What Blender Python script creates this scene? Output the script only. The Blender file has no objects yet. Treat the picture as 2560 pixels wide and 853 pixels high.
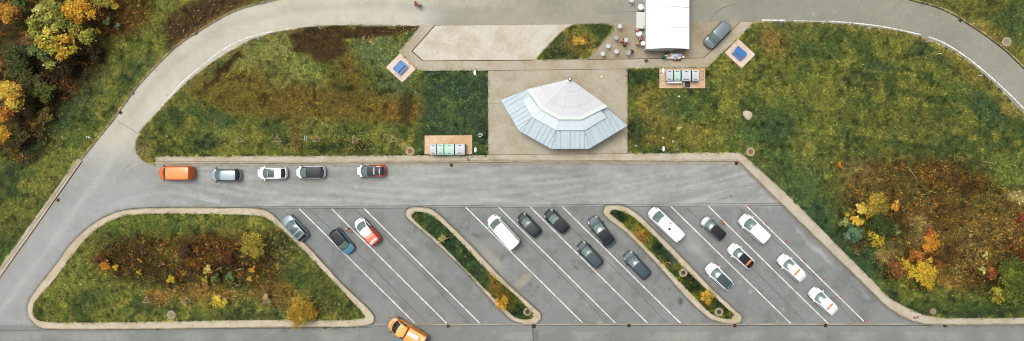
import bpy, bmesh, math, random
import numpy as np
from mathutils import Vector, Matrix, geometry
R = math.radians
random.seed(7)
rng = np.random.default_rng(11)
D = bpy.data
scene = bpy.context.scene
COL = scene.collection

# ------------------------------------------------------------------ camera, sky, sun, exposure
H = 100.0                      # flying height in metres
S = 2560 / 150.0               # plan units per metre on the ground
NX, NY = 1375.0, 350.0         # plan point straight below the drone
cam = D.cameras.new('camera'); camo = D.objects.new('camera', cam); COL.objects.link(camo)
camo.location = ((NX - 1280) / S, (426.5 - NY) / S, H)
cam.sensor_width = 36.0; cam.lens = 24.0
cam.shift_x = (1280 - NX) / 2560; cam.shift_y = (NY - 426.5) / 2560
cam.clip_end = 3000
scene.camera = camo

SUN_EL, SUN_AZ = R(68), R(318)          # azimuth clockwise from +Y
w = D.worlds.new('World'); scene.world = w; w.use_nodes = True
nt = w.node_tree; bg = nt.nodes['Background']
sky = nt.nodes.new('ShaderNodeTexSky'); sky.sky_type = 'NISHITA'; sky.sun_disc = False
sky.sun_elevation = SUN_EL; sky.sun_rotation = SUN_AZ
sky.dust_density = 6.0; sky.air_density = 1.0; sky.ozone_density = 1.0
hs = nt.nodes.new('ShaderNodeHueSaturation'); hs.inputs['Saturation'].default_value = 0.35
nt.links.new(sky.outputs[0], hs.inputs['Color']); nt.links.new(hs.outputs[0], bg.inputs['Color'])
bg.inputs['Strength'].default_value = 0.105
sl = D.lights.new('sun', 'SUN'); sl.energy = 1.25; sl.angle = R(26); sl.color = (1.0, 0.965, 0.91)
so = D.objects.new('sun', sl); COL.objects.link(so)
d = Vector((math.sin(SUN_AZ) * math.cos(SUN_EL), math.cos(SUN_AZ) * math.cos(SUN_EL), math.sin(SUN_EL)))
so.rotation_euler = d.to_track_quat('Z', 'Y').to_euler(); so.location = d * 60
scene.view_settings.view_transform = 'Standard'; scene.view_settings.look = 'None'
scene.view_settings.gamma = 1.0; scene.view_settings.use_curve_mapping = False
scene.view_settings.exposure = 0.62
scene.render.engine = 'CYCLES'
scene.cycles.filter_width = 1.0

# ------------------------------------------------------------------ plan helpers
def P(px, py, z=0.0):
    """site plan coordinates -> metres; a thing at height z is set back towards the drone's foot point"""
    k = (H - z) / H
    qx = NX + (px - NX) * k; qy = NY + (py - NY) * k
    return Vector(((qx - 1280) / S, (426.5 - qy) / S, z))
GAIN = 1.55
def lin(c):
    c = c / 255.0
    return c / 12.92 if c <= 0.04045 else ((c + 0.055) / 1.055) ** 2.4
def K(r, g, b, f=1.0):
    return tuple(min(0.85, lin(v) / GAIN * f) for v in (r, g, b))
def lin_np(a):
    a = a / 255.0
    return np.where(a <= 0.04045, a / 12.92, ((a + 0.055) / 1.055) ** 2.4) / GAIN

def tag(o, label=None, cat=None, group=None, kind=None):
    if label: o['label'] = label
    if cat: o['category'] = cat
    if group: o['group'] = group
    if kind: o['kind'] = kind
    return o
def empty(name, loc=(0, 0, 0), rz=0.0):
    o = D.objects.new(name, None); COL.objects.link(o); o.location = loc; o.rotation_euler = (0, 0, rz)
    o.empty_display_size = 0.3
    return o
def copy_tree(o, parent=None):
    c = o.copy(); COL.objects.link(c)
    if parent is not None: c.parent = parent
    for ch in list(o.children): copy_tree(ch, c)
    return c

class MB:
    """collects simple shapes into one mesh"""
    def __init__(s): s.v = []; s.f = []; s.m = []
    def add(s, vs, fs, mi=0):
        n = len(s.v); s.v += [tuple(v) for v in vs]; s.f += [[i + n for i in f] for f in fs]; s.m += [mi] * len(fs); return s
    def box(s, x0, x1, y0, y1, z0, z1, mi=0, M=None):
        vs = [Vector((x, y, z)) for z in (z0, z1) for x, y in ((x0, y0), (x1, y0), (x1, y1), (x0, y1))]
        if M is not None: vs = [M @ v for v in vs]
        return s.add(vs, [[3, 2, 1, 0], [4, 5, 6, 7], [0, 1, 5, 4], [1, 2, 6, 5], [2, 3, 7, 6], [3, 0, 4, 7]], mi)
    def prism(s, poly, z0, z1, mi=0, bottom=False):
        n = len(poly); A = sum(poly[i][0] * poly[(i + 1) % n][1] - poly[(i + 1) % n][0] * poly[i][1] for i in range(n))
        if A < 0: poly = poly[::-1]
        vs = [(p[0], p[1], z0) for p in poly] + [(p[0], p[1], z1) for p in poly]
        fs = [[i, (i + 1) % n, n + (i + 1) % n, n + i] for i in range(n)]
        tris = geometry.tessellate_polygon([[Vector((p[0], p[1], 0)) for p in poly]])
        for t in tris:
            a, b, c = [poly[i] for i in t]
            cr = (b[0] - a[0]) * (c[1] - a[1]) - (b[1] - a[1]) * (c[0] - a[0])
            if abs(cr) < 1e-9: continue
            t = list(t) if cr > 0 else list(t)[::-1]
            fs.append([n + i for i in t])
            if bottom: fs.append([i for i in t[::-1]])
        return s.add(vs, fs, mi)
    def tube(s, pts, rad, n=8, mi=0, cap=True):
        pts = [Vector(p) for p in pts]
        if not hasattr(rad, '__len__'): rad = [rad] * len(pts)
        rings = []
        for i, p in enumerate(pts):
            a = pts[max(0, i - 1)]; b = pts[min(len(pts) - 1, i + 1)]
            t = (b - a).normalized(); u = t.orthogonal().normalized(); w_ = t.cross(u)
            if i and rings:
                u = (prev_u - t * prev_u.dot(t)).normalized(); w_ = t.cross(u)
            prev_u = u
            rings.append([p + (u * math.cos(2 * math.pi * k / n) + w_ * math.sin(2 * math.pi * k / n)) * rad[i] for k in range(n)])
        vs = [v for r in rings for v in r]; fs = []
        for i in range(len(pts) - 1):
            for k in range(n): fs.append([i * n + k, i * n + (k + 1) % n, (i + 1) * n + (k + 1) % n, (i + 1) * n + k])
        if cap: fs.append([k for k in range(n)][::-1]); fs.append([(len(pts) - 1) * n + k for k in range(n)])
        return s.add(vs, fs, mi)
    def lathe(s, prof, n=20, c=(0, 0, 0), mi=0):
        vs = []; fs = []
        for r, z in prof:
            for k in range(n): vs.append((c[0] + r * math.cos(2 * math.pi * k / n), c[1] + r * math.sin(2 * math.pi * k / n), c[2] + z))
        for i in range(len(prof) - 1):
            for k in range(n): fs.append([i * n + k, i * n + (k + 1) % n, (i + 1) * n + (k + 1) % n, (i + 1) * n + k])
        fs.append([(len(prof) - 1) * n + k for k in range(n)]); fs.append([k for k in range(n)][::-1])
        return s.add(vs, fs, mi)
    def grid(s, F, nu, nv, mi=0, flip=False):
        vs = [F(i / nu, j / nv) for i in range(nu + 1) for j in range(nv + 1)]; fs = []
        for i in range(nu):
            for j in range(nv):
                q = [i * (nv + 1) + j, (i + 1) * (nv + 1) + j, (i + 1) * (nv + 1) + j + 1, i * (nv + 1) + j + 1]
                fs.append(q[::-1] if flip else q)
        return s.add(vs, fs, mi)
    def build(s, name, mats, parent=None, smooth=False, bevel=0.0, loc=None):
        me = D.meshes.new(name); me.from_pydata(s.v, [], s.f); 
        for m in (mats if isinstance(mats, (list, tuple)) else [mats]): me.materials.append(m)
        me.polygons.foreach_set('material_index', s.m)
        if smooth:
            me.polygons.foreach_set('use_smooth', [True] * len(me.polygons))
            try: me.set_sharp_from_angle(angle=R(38))
            except Exception: pass
        me.validate(); me.update()
        o = D.objects.new(name, me); COL.objects.link(o)
        if parent is not None: o.parent = parent
        if loc is not None: o.location = loc
        if bevel:
            b = o.modifiers.new('bevel', 'BEVEL'); b.width = bevel; b.segments = 2; b.limit_method = 'ANGLE'
        return o

# ------------------------------------------------------------------ materials
def mat(name, base=(0.5, 0.5, 0.5), rough=0.6, metal=0.0, var=0.0, scale=3.0, spec=0.5, bump=0.0, coat=0.0, var2=None, scale2=0.6):
    m = D.materials.new(name); m.use_nodes = True; t = m.node_tree; b = t.nodes['Principled BSDF']
    b.inputs['Roughness'].default_value = rough; b.inputs['Metallic'].default_value = metal
    b.inputs['Specular IOR Level'].default_value = spec
    if coat: b.inputs['Coat Weight'].default_value = coat; b.inputs['Coat Roughness'].default_value = 0.06
    tc = t.nodes.new('ShaderNodeTexCoord'); n = t.nodes.new('ShaderNodeTexNoise')
    n.inputs['Scale'].default_value = scale; n.inputs['Detail'].default_value = 6; n.inputs['Roughness'].default_value = 0.65
    t.links.new(tc.outputs['Object'], n.inputs['Vector'])
    mx = t.nodes.new('ShaderNodeMix'); mx.data_type = 'RGBA'
    mr = t.nodes.new('ShaderNodeMapRange'); mr.inputs[1].default_value = 0.3; mr.inputs[2].default_value = 0.7
    t.links.new(n.outputs['Fac'], mr.inputs[0]); t.links.new(mr.outputs[0], mx.inputs[0])
    c = base
    mx.inputs[6].default_value = (*[x * (1 - var) for x in c], 1); mx.inputs[7].default_value = (*[min(1, x * (1 + var)) for x in c], 1)
    last = mx.outputs[2]
    if var2:
        n2 = t.nodes.new('ShaderNodeTexNoise'); n2.inputs['Scale'].default_value = scale2; n2.inputs['Detail'].default_value = 5
        t.links.new(tc.outputs['Object'], n2.inputs['Vector'])
        r2 = t.nodes.new('ShaderNodeMapRange'); r2.inputs[1].default_value = 0.35; r2.inputs[2].default_value = 0.65
        t.links.new(n2.outputs['Fac'], r2.inputs[0])
        m2 = t.nodes.new('ShaderNodeMix'); m2.data_type = 'RGBA'; t.links.new(r2.outputs[0], m2.inputs[0])
        t.links.new(last, m2.inputs[6]); 
        mm = t.nodes.new('ShaderNodeMix'); mm.data_type = 'RGBA'; mm.blend_type = 'MULTIPLY'; mm.inputs[0].default_value = 1
        t.links.new(last, mm.inputs[6]); mm.inputs[7].default_value = (*var2, 1); t.links.new(mm.outputs[2], m2.inputs[7]); last = m2.outputs[2]
    t.links.new(last, b.inputs['Base Color'])
    if bump:
        bp = t.nodes.new('ShaderNodeBump'); bp.inputs['Strength'].default_value = bump; bp.inputs['Distance'].default_value = 0.05
        t.links.new(n.outputs['Fac'], bp.inputs['Height']); t.links.new(bp.outputs[0], b.inputs['Normal'])
    return m

def attr_mat(name, fine=14.0, amp=0.25, rough=0.95, mid=2.2, midamp=0.2, bump=0.0, transl=0.0, spec=0.2):
    """colour attribute (the surface's own colour, by place) broken up by two noises"""
    m = D.materials.new(name); m.use_nodes = True; t = m.node_tree; b = t.nodes['Principled BSDF']
    b.inputs['Roughness'].default_value = rough; b.inputs['Specular IOR Level'].default_value = spec
    a = t.nodes.new('ShaderNodeAttribute'); a.attribute_name = 'tone'
    ge = t.nodes.new('ShaderNodeNewGeometry')
    def nz(sc, am, det=4):
        n = t.nodes.new('ShaderNodeTexNoise'); n.inputs['Scale'].default_value = sc; n.inputs['Detail'].default_value = det
        t.links.new(ge.outputs['Position'], n.inputs['Vector'])
        r = t.nodes.new('ShaderNodeMapRange'); r.inputs[1].default_value = 0.3; r.inputs[2].default_value = 0.7
        r.inputs[3].default_value = 1 - am; r.inputs[4].default_value = 1 + am
        t.links.new(n.outputs['Fac'], r.inputs[0]); return r.outputs[0], n
    f1, n1 = nz(fine, amp); f2, n2 = nz(mid, midamp, 6)
    mu = t.nodes.new('ShaderNodeMath'); mu.operation = 'MULTIPLY'; t.links.new(f1, mu.inputs[0]); t.links.new(f2, mu.inputs[1])
    vm = t.nodes.new('ShaderNodeVectorMath'); vm.operation = 'SCALE'
    t.links.new(a.outputs['Color'], vm.inputs[0]); t.links.new(mu.outputs[0], vm.inputs['Scale'])
    t.links.new(vm.outputs[0], b.inputs['Base Color'])
    if bump:
        bp = t.nodes.new('ShaderNodeBump'); bp.inputs['Strength'].default_value = bump; bp.inputs['Distance'].default_value = 0.04
        t.links.new(n1.outputs['Fac'], bp.inputs['Height']); t.links.new(bp.outputs[0], b.inputs['Normal'])
    if transl: b.inputs['Subsurface Weight'].default_value = 0.0
    return m

def paving_mat(name, c1, c2, mortar, bw=0.21, bh=0.105, rot=0.0, stain=(0.86, 0.82, 0.74), gain=1.2):
    c1, c2, mortar = [tuple(min(.8, v * gain) for v in c) for c in (c1, c2, mortar)]
    m = D.materials.new(name); m.use_nodes = True; t = m.node_tree; b = t.nodes['Principled BSDF']
    b.inputs['Roughness'].default_value = 0.9; b.inputs['Specular IOR Level'].default_value = 0.2
    ge = t.nodes.new('ShaderNodeNewGeometry'); mp = t.nodes.new('ShaderNodeMapping'); mp.inputs['Rotation'].default_value = (0, 0, rot)
    t.links.new(ge.outputs['Position'], mp.inputs['Vector'])
    br = t.nodes.new('ShaderNodeTexBrick'); br.inputs['Scale'].default_value = 1.0
    br.inputs['Brick Width'].default_value = bw; br.inputs['Row Height'].default_value = bh; br.inputs['Mortar Size'].default_value = 0.008
    br.inputs['Color1'].default_value = (*c1, 1); br.inputs['Color2'].default_value = (*c2, 1); br.inputs['Mortar'].default_value = (*mortar, 1)
    t.links.new(mp.outputs[0], br.inputs['Vector'])
    last = br.outputs['Color']
    for sc, lo, hi, col in ((0.35, 0.45, 0.62, stain), (1.7, 0.5, 0.7, tuple((x + 1) / 2 for x in stain)), (9.0, 0.45, 0.7, (0.8, 0.8, 0.8))):
        n = t.nodes.new('ShaderNodeTexNoise'); n.inputs['Scale'].default_value = sc; n.inputs['Detail'].default_value = 6
        t.links.new(ge.outputs['Position'], n.inputs['Vector'])
        r = t.nodes.new('ShaderNodeMapRange'); r.inputs[1].default_value = lo; r.inputs[2].default_value = hi; t.links.new(n.outputs['Fac'], r.inputs[0])
        mm = t.nodes.new('ShaderNodeMix'); mm.data_type = 'RGBA'; mm.blend_type = 'MULTIPLY'
        t.links.new(r.outputs[0], mm.inputs[0]); t.links.new(last, mm.inputs[6]); mm.inputs[7].default_value = (*col, 1); last = mm.outputs[2]
    t.links.new(last, b.inputs['Base Color'])
    return m

M = {}
M['grass'] = attr_mat('grass', fine=4.2, amp=0.5, mid=1.3, midamp=0.25, bump=0.6)
M['blade'] = attr_mat('grass_blade', fine=5, amp=0.15, mid=1.0, midamp=0.12, rough=0.8)
M['leaf'] = attr_mat('leaf', fine=3, amp=0.12, mid=0.8, midamp=0.12, rough=0.7)
M['asphalt'] = attr_mat('asphalt', fine=7, amp=0.2, mid=1.0, midamp=0.05, rough=0.92)
M['ground'] = mat('far_ground', K(80, 84, 42), 1.0, var=0.3, scale=0.3)
M['walk'] = paving_mat('walk_paving', K(207, 199, 180), K(194, 185, 166), K(140, 128, 104))
M['walk_diag'] = paving_mat('walk_paving_diagonal', K(199, 191, 172), K(187, 178, 158), K(130, 118, 92), rot=R(45))
M['plaza'] = paving_mat('plaza_paving', K(196, 190, 172), K(184, 177, 159), K(138, 128, 104), rot=R(45))
M['bay'] = paving_mat('bay_paving', K(208, 202, 189), K(204, 197, 183), K(196, 189, 175), bw=0.25, bh=0.25)
M['court'] = paving_mat('court_paving', K(188, 177, 152), K(170, 160, 136), K(122, 112, 92), rot=R(45), gain=1.12)
M['island_paving'] = paving_mat('island_paving', K(211, 201, 180), K(195, 184, 161), K(140, 126, 100), gain=1.28)
M['pad'] = paving_mat('pad_paving', K(236, 218, 206), K(226, 204, 188), K(190, 165, 138), bw=0.4, bh=0.4, stain=(0.92, 0.86, 0.78), gain=1.15)
M['pad_tan'] = paving_mat('pad_tan_paving', K(228, 200, 170), K(216, 186, 154), K(170, 134, 98), bw=0.3, bh=0.3, stain=(0.88, 0.78, 0.64), gain=1.15)
M['kerb'] = mat('kerb_stone', K(184, 174, 150), 0.9, var=0.16, scale=4, var2=(0.62, 0.56, 0.48), scale2=0.8)
M['gutter'] = mat('gutter_stone', K(176, 170, 152), 0.9, var=0.14, scale=5, var2=(0.7, 0.66, 0.58), scale2=0.5)
M['moss'] = mat('moss_joint', K(70, 62, 36), 1.0, var=0.4, scale=3)
M['joint'] = mat('joint_tar_and_shade', K(92, 92, 84), 0.9, var=0.3, scale=2)
M['seam'] = mat('seam_tar', K(88, 90, 84), 0.85, var=0.4, scale=1.5)
M['soil'] = mat('soil', K(96, 72, 44), 1.0, var=0.35, scale=6, bump=0.8)
M['concrete'] = mat('concrete', K(184, 172, 144), 0.9, var=0.2, scale=7, var2=(.75, .72, .64), scale2=2); M['lid_grey'] = mat('weathered_lid', K(146, 138, 112), .9, var=.25, scale=9)
M['rust'] = mat('rusty_iron', K(150, 100, 66), 0.8, var=0.3, scale=9, metal=0.2)
M['iron'] = mat('dark_iron', K(72, 56, 48), 0.7, var=0.35, scale=14, metal=0.3)
M['iron_hole'] = mat('grate_void', K(26, 24, 22), 0.9)
M['tyre'] = mat('tyre_rubber', (0.018, 0.018, 0.019), 0.8)
M['rim'] = mat('alloy_rim', (0.45, 0.46, 0.47), 0.3, metal=0.9)
M['plastic'] = mat('black_plastic', (0.02, 0.022, 0.025), 0.45, var=0.2)
M['glass'] = mat('car_glass', K(108, 130, 124), 0.16, spec=0.7, var=0.4, scale=2.2)  # pale teal base has the reflected sky put into the colour
M['glass_dark'] = mat('tinted_glass', K(34, 42, 46), 0.07, spec=0.8)
M['roofglass'] = mat('panorama_glass', K(66, 82, 84), 0.12, spec=0.7, var=0.12, scale=4)
M['tail'] = mat('tail_lamp', (0.45, 0.01, 0.012), 0.2, spec=0.7)
M['lamp'] = mat('head_lamp', (0.16, 0.18, 0.2), 0.25, spec=0.6, var=.3)
M['amber'] = mat('amber_bar', K(232, 140, 60), 0.35)
M['redmark'] = mat('red_marking', K(196, 52, 44), 0.4)
M['whitemark'] = mat('white_marking', K(250, 250, 250), 0.4)
M['line'] = mat('road_paint', K(240, 239, 232, 1.2), 0.75, var=0.14, scale=5, var2=(0.5, 0.5, 0.48), scale2=2.2)
def paint(name, c, rough=0.28, metal=0.0, var=0.03, spec=.5, coat=.25):
    return mat(name, c, rough, metal, var=var, scale=2.5, coat=coat, spec=spec)
M['p_orange'] = paint('orange_paint', K(244, 108, 28))
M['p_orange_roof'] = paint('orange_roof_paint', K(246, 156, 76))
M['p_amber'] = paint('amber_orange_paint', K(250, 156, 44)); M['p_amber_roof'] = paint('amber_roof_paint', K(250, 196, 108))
M['p_silver'] = paint('silver_paint', K(176, 192, 200), metal=0.25)
M['p_silver2'] = paint('grey_blue_paint', K(146, 164, 172), metal=0.3)
M['p_silver3'] = paint('steel_paint', K(168, 174, 176), metal=0.3)
M['p_white'] = paint('white_paint', (0.70, 0.71, 0.73))
M['p_black'] = paint('black_paint', K(24, 28, 32), rough=.45, spec=.3, coat=0)
M['p_black_gloss'] = paint('black_gloss_paint', K(28, 38, 42), rough=0.45, spec=.3, coat=0)
M['p_graph'] = paint('graphite_paint', K(46, 58, 64), rough=.4, spec=.35, coat=0)  # body paint; as a black car's roof it carries painted sky reflection
M['p_graph2'] = paint('slate_paint', K(64, 84, 92), rough=.4, spec=.35, coat=0)  # body paint; on the graphite car's roof it stands for reflected sky
M['p_blue'] = paint('blue_paint', K(84, 150, 184), metal=0.15)
M['p_red'] = paint('red_paint', K(232, 72, 40))
M['p_coral'] = paint('coral_paint', K(240, 128, 96))
M['p_magenta'] = paint('crimson_paint', K(206, 44, 66))
M['p_vangrey'] = paint('van_grey_paint', K(120, 134, 138), metal=0.2)

# ------------------------------------------------------------------ curve helpers (plan units)
def smooth(pts, closed=False, step=7.0):
    P_ = [np.array(p, float) for p in pts]; n = len(P_); out = []
    segs = n if closed else n - 1
    for i in range(segs):
        if closed: p0, p1, p2, p3 = P_[(i - 1) % n], P_[i], P_[(i + 1) % n], P_[(i + 2) % n]
        else: p0, p1, p2, p3 = P_[max(i - 1, 0)], P_[i], P_[i + 1], P_[min(i + 2, n - 1)]
        d1 = max(1e-3, np.linalg.norm(p1 - p0) ** .5); d2 = max(1e-3, np.linalg.norm(p2 - p1) ** .5); d3 = max(1e-3, np.linalg.norm(p3 - p2) ** .5)
        m1 = (p2 - p1) if d1 < .01 else (p1 - p0) / d1 - (p2 - p0) / (d1 + d2) + (p2 - p1) / d2
        m2 = (p2 - p1) if d3 < .01 else (p2 - p1) / d2 - (p3 - p1) / (d2 + d3) + (p3 - p2) / d3
        if d1 >= .01: m1 = m1 * d2
        if d3 >= .01: m2 = m2 * d2
        k = max(1, int(np.linalg.norm(p2 - p1) / step))
        for j in range(k):
            t = j / k; t2 = t * t; t3 = t2 * t
            out.append(tuple((2 * t3 - 3 * t2 + 1) * p1 + (t3 - 2 * t2 + t) * m1 + (-2 * t3 + 3 * t2) * p2 + (t3 - t2) * m2))
    if not closed: out.append(tuple(P_[-1]))
    return out
def offset(pts, dist, closed=False):
    a = np.array(pts, float); n = len(a)
    if closed: prev = np.roll(a, 1, 0); nxt = np.roll(a, -1, 0)
    else: prev = np.vstack([a[0:1], a[:-1]]); nxt = np.vstack([a[1:], a[-1:]])
    def unit(v): return v / np.maximum(1e-6, np.linalg.norm(v, axis=1))[:, None]
    t1 = unit(a - prev); t2 = unit(nxt - a)
    if not closed: t1[0] = t2[0]; t2[-1] = t1[-1]
    n1 = np.stack([-t1[:, 1], t1[:, 0]], 1); n2 = np.stack([-t2[:, 1], t2[:, 0]], 1)
    m = unit(n1 + n2); c = np.maximum(0.45, (m * n1).sum(1))
    return [tuple(x) for x in a + m * (dist / c)[:, None]]
def W2(p): v = P(p[0], p[1]); return (v.x, v.y)
def area(pts):
    return 0.5 * sum(pts[i][0] * pts[(i + 1) % len(pts)][1] - pts[(i + 1) % len(pts)][0] * pts[i][1] for i in range(len(pts)))
def slab(name, pts, z0, z1, m):
    b = MB(); b.prism([W2(p) for p in pts], z0, z1)
    return tag(b.build(name, m), kind='structure')
def ribbon(mb, pts, wd, z, closed=False, side=0.0, mi=0, thick=0.0):
    """flat strip along a plan line; side shifts it"""
    a = offset(pts, side - wd / 2, closed); b = offset(pts, side + wd / 2, closed); n = len(a)
    vs = [(*W2(p), z) for p in a] + [(*W2(p), z) for p in b]
    fs = []
    for i in range(n if closed else n - 1):
        j = (i + 1) % n; fs.append([i, j, n + j, n + i])
    v0, v1, v2 = [Vector(vs[k]) for k in fs[0][:3]]
    if (v1 - v0).cross(v2 - v1).z < 0: fs = [f[::-1] for f in fs]
    if thick:
        k = len(vs); vs += [(x, y, z - thick) for x, y, _ in vs]
        m_ = n if closed else n - 1
        for i in range(m_):
            j = (i + 1) % n
            fs.append([i, i + k, j + k, j]); fs.append([n + i, n + j, n + j + k, n + i + k])
    mb.add(vs, fs, mi); return mb
def strip(name, pts, wd, z, m, closed=False, side=0.0, thick=0.0):
    b = MB(); ribbon(b, pts, wd, z, closed, side, 0, thick)
    return tag(b.build(name, m), kind='structure')

# ------------------------------------------------------------------ numpy noise and colour-by-place
_T = np.random.default_rng(3).random((256, 256))
def vn(x, y, s=0):
    x = x + s * 17.3; y = y + s * 9.7
    xi = np.floor(x).astype(int); yi = np.floor(y).astype(int); fx = x - xi; fy = y - yi
    fx = fx * fx * (3 - 2 * fx); fy = fy * fy * (3 - 2 * fy)
    g = lambda a, b: _T[a % 256, b % 256]
    return (g(xi, yi) * (1 - fx) + g(xi + 1, yi) * fx) * (1 - fy) + (g(xi, yi + 1) * (1 - fx) + g(xi + 1, yi + 1) * fx) * fy
def fbm(x, y, sc, s=0, o=4):
    v = 0; a = 0.5; t = 0
    for i in range(o): v = v + a * vn(x / sc, y / sc, s + i * 5); t += a; a *= 0.55; sc /= 2.1
    return v / t
def sstep(a, b, x): t = np.clip((x - a) / (b - a), 0, 1); return t * t * (3 - 2 * t)
def blob(x, y, cx, cy, rx, ry, rot=0, soft=0.35, warp=0.9, seed=0):
    wx = x + (fbm(x, y, 34, 1 + seed) - .5) * 34 * warp + (fbm(x, y, 7, 3 + seed) - .5) * 12 * warp
    wy = y + (fbm(x, y, 34, 7 + seed) - .5) * 34 * warp + (fbm(x, y, 7, 9 + seed) - .5) * 12 * warp
    c, s = math.cos(R(rot)), math.sin(R(rot)); dx = wx - cx; dy = wy - cy
    u = (dx * c + dy * s) / rx; v = (-dx * s + dy * c) / ry
    return 1 - sstep(1 - soft, 1 + soft, np.sqrt(u * u + v * v))
def polydist(x, y, pts):
    dmin = np.full(x.shape, 1e9)
    for (ax, ay), (bx, by) in zip(pts[:-1], pts[1:]):
        vx, vy = bx - ax, by - ay; L2 = vx * vx + vy * vy + 1e-9
        t = np.clip(((x - ax) * vx + (y - ay) * vy) / L2, 0, 1)
        dmin = np.minimum(dmin, np.hypot(x - ax - t * vx, y - ay - t * vy))
    return dmin
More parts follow.
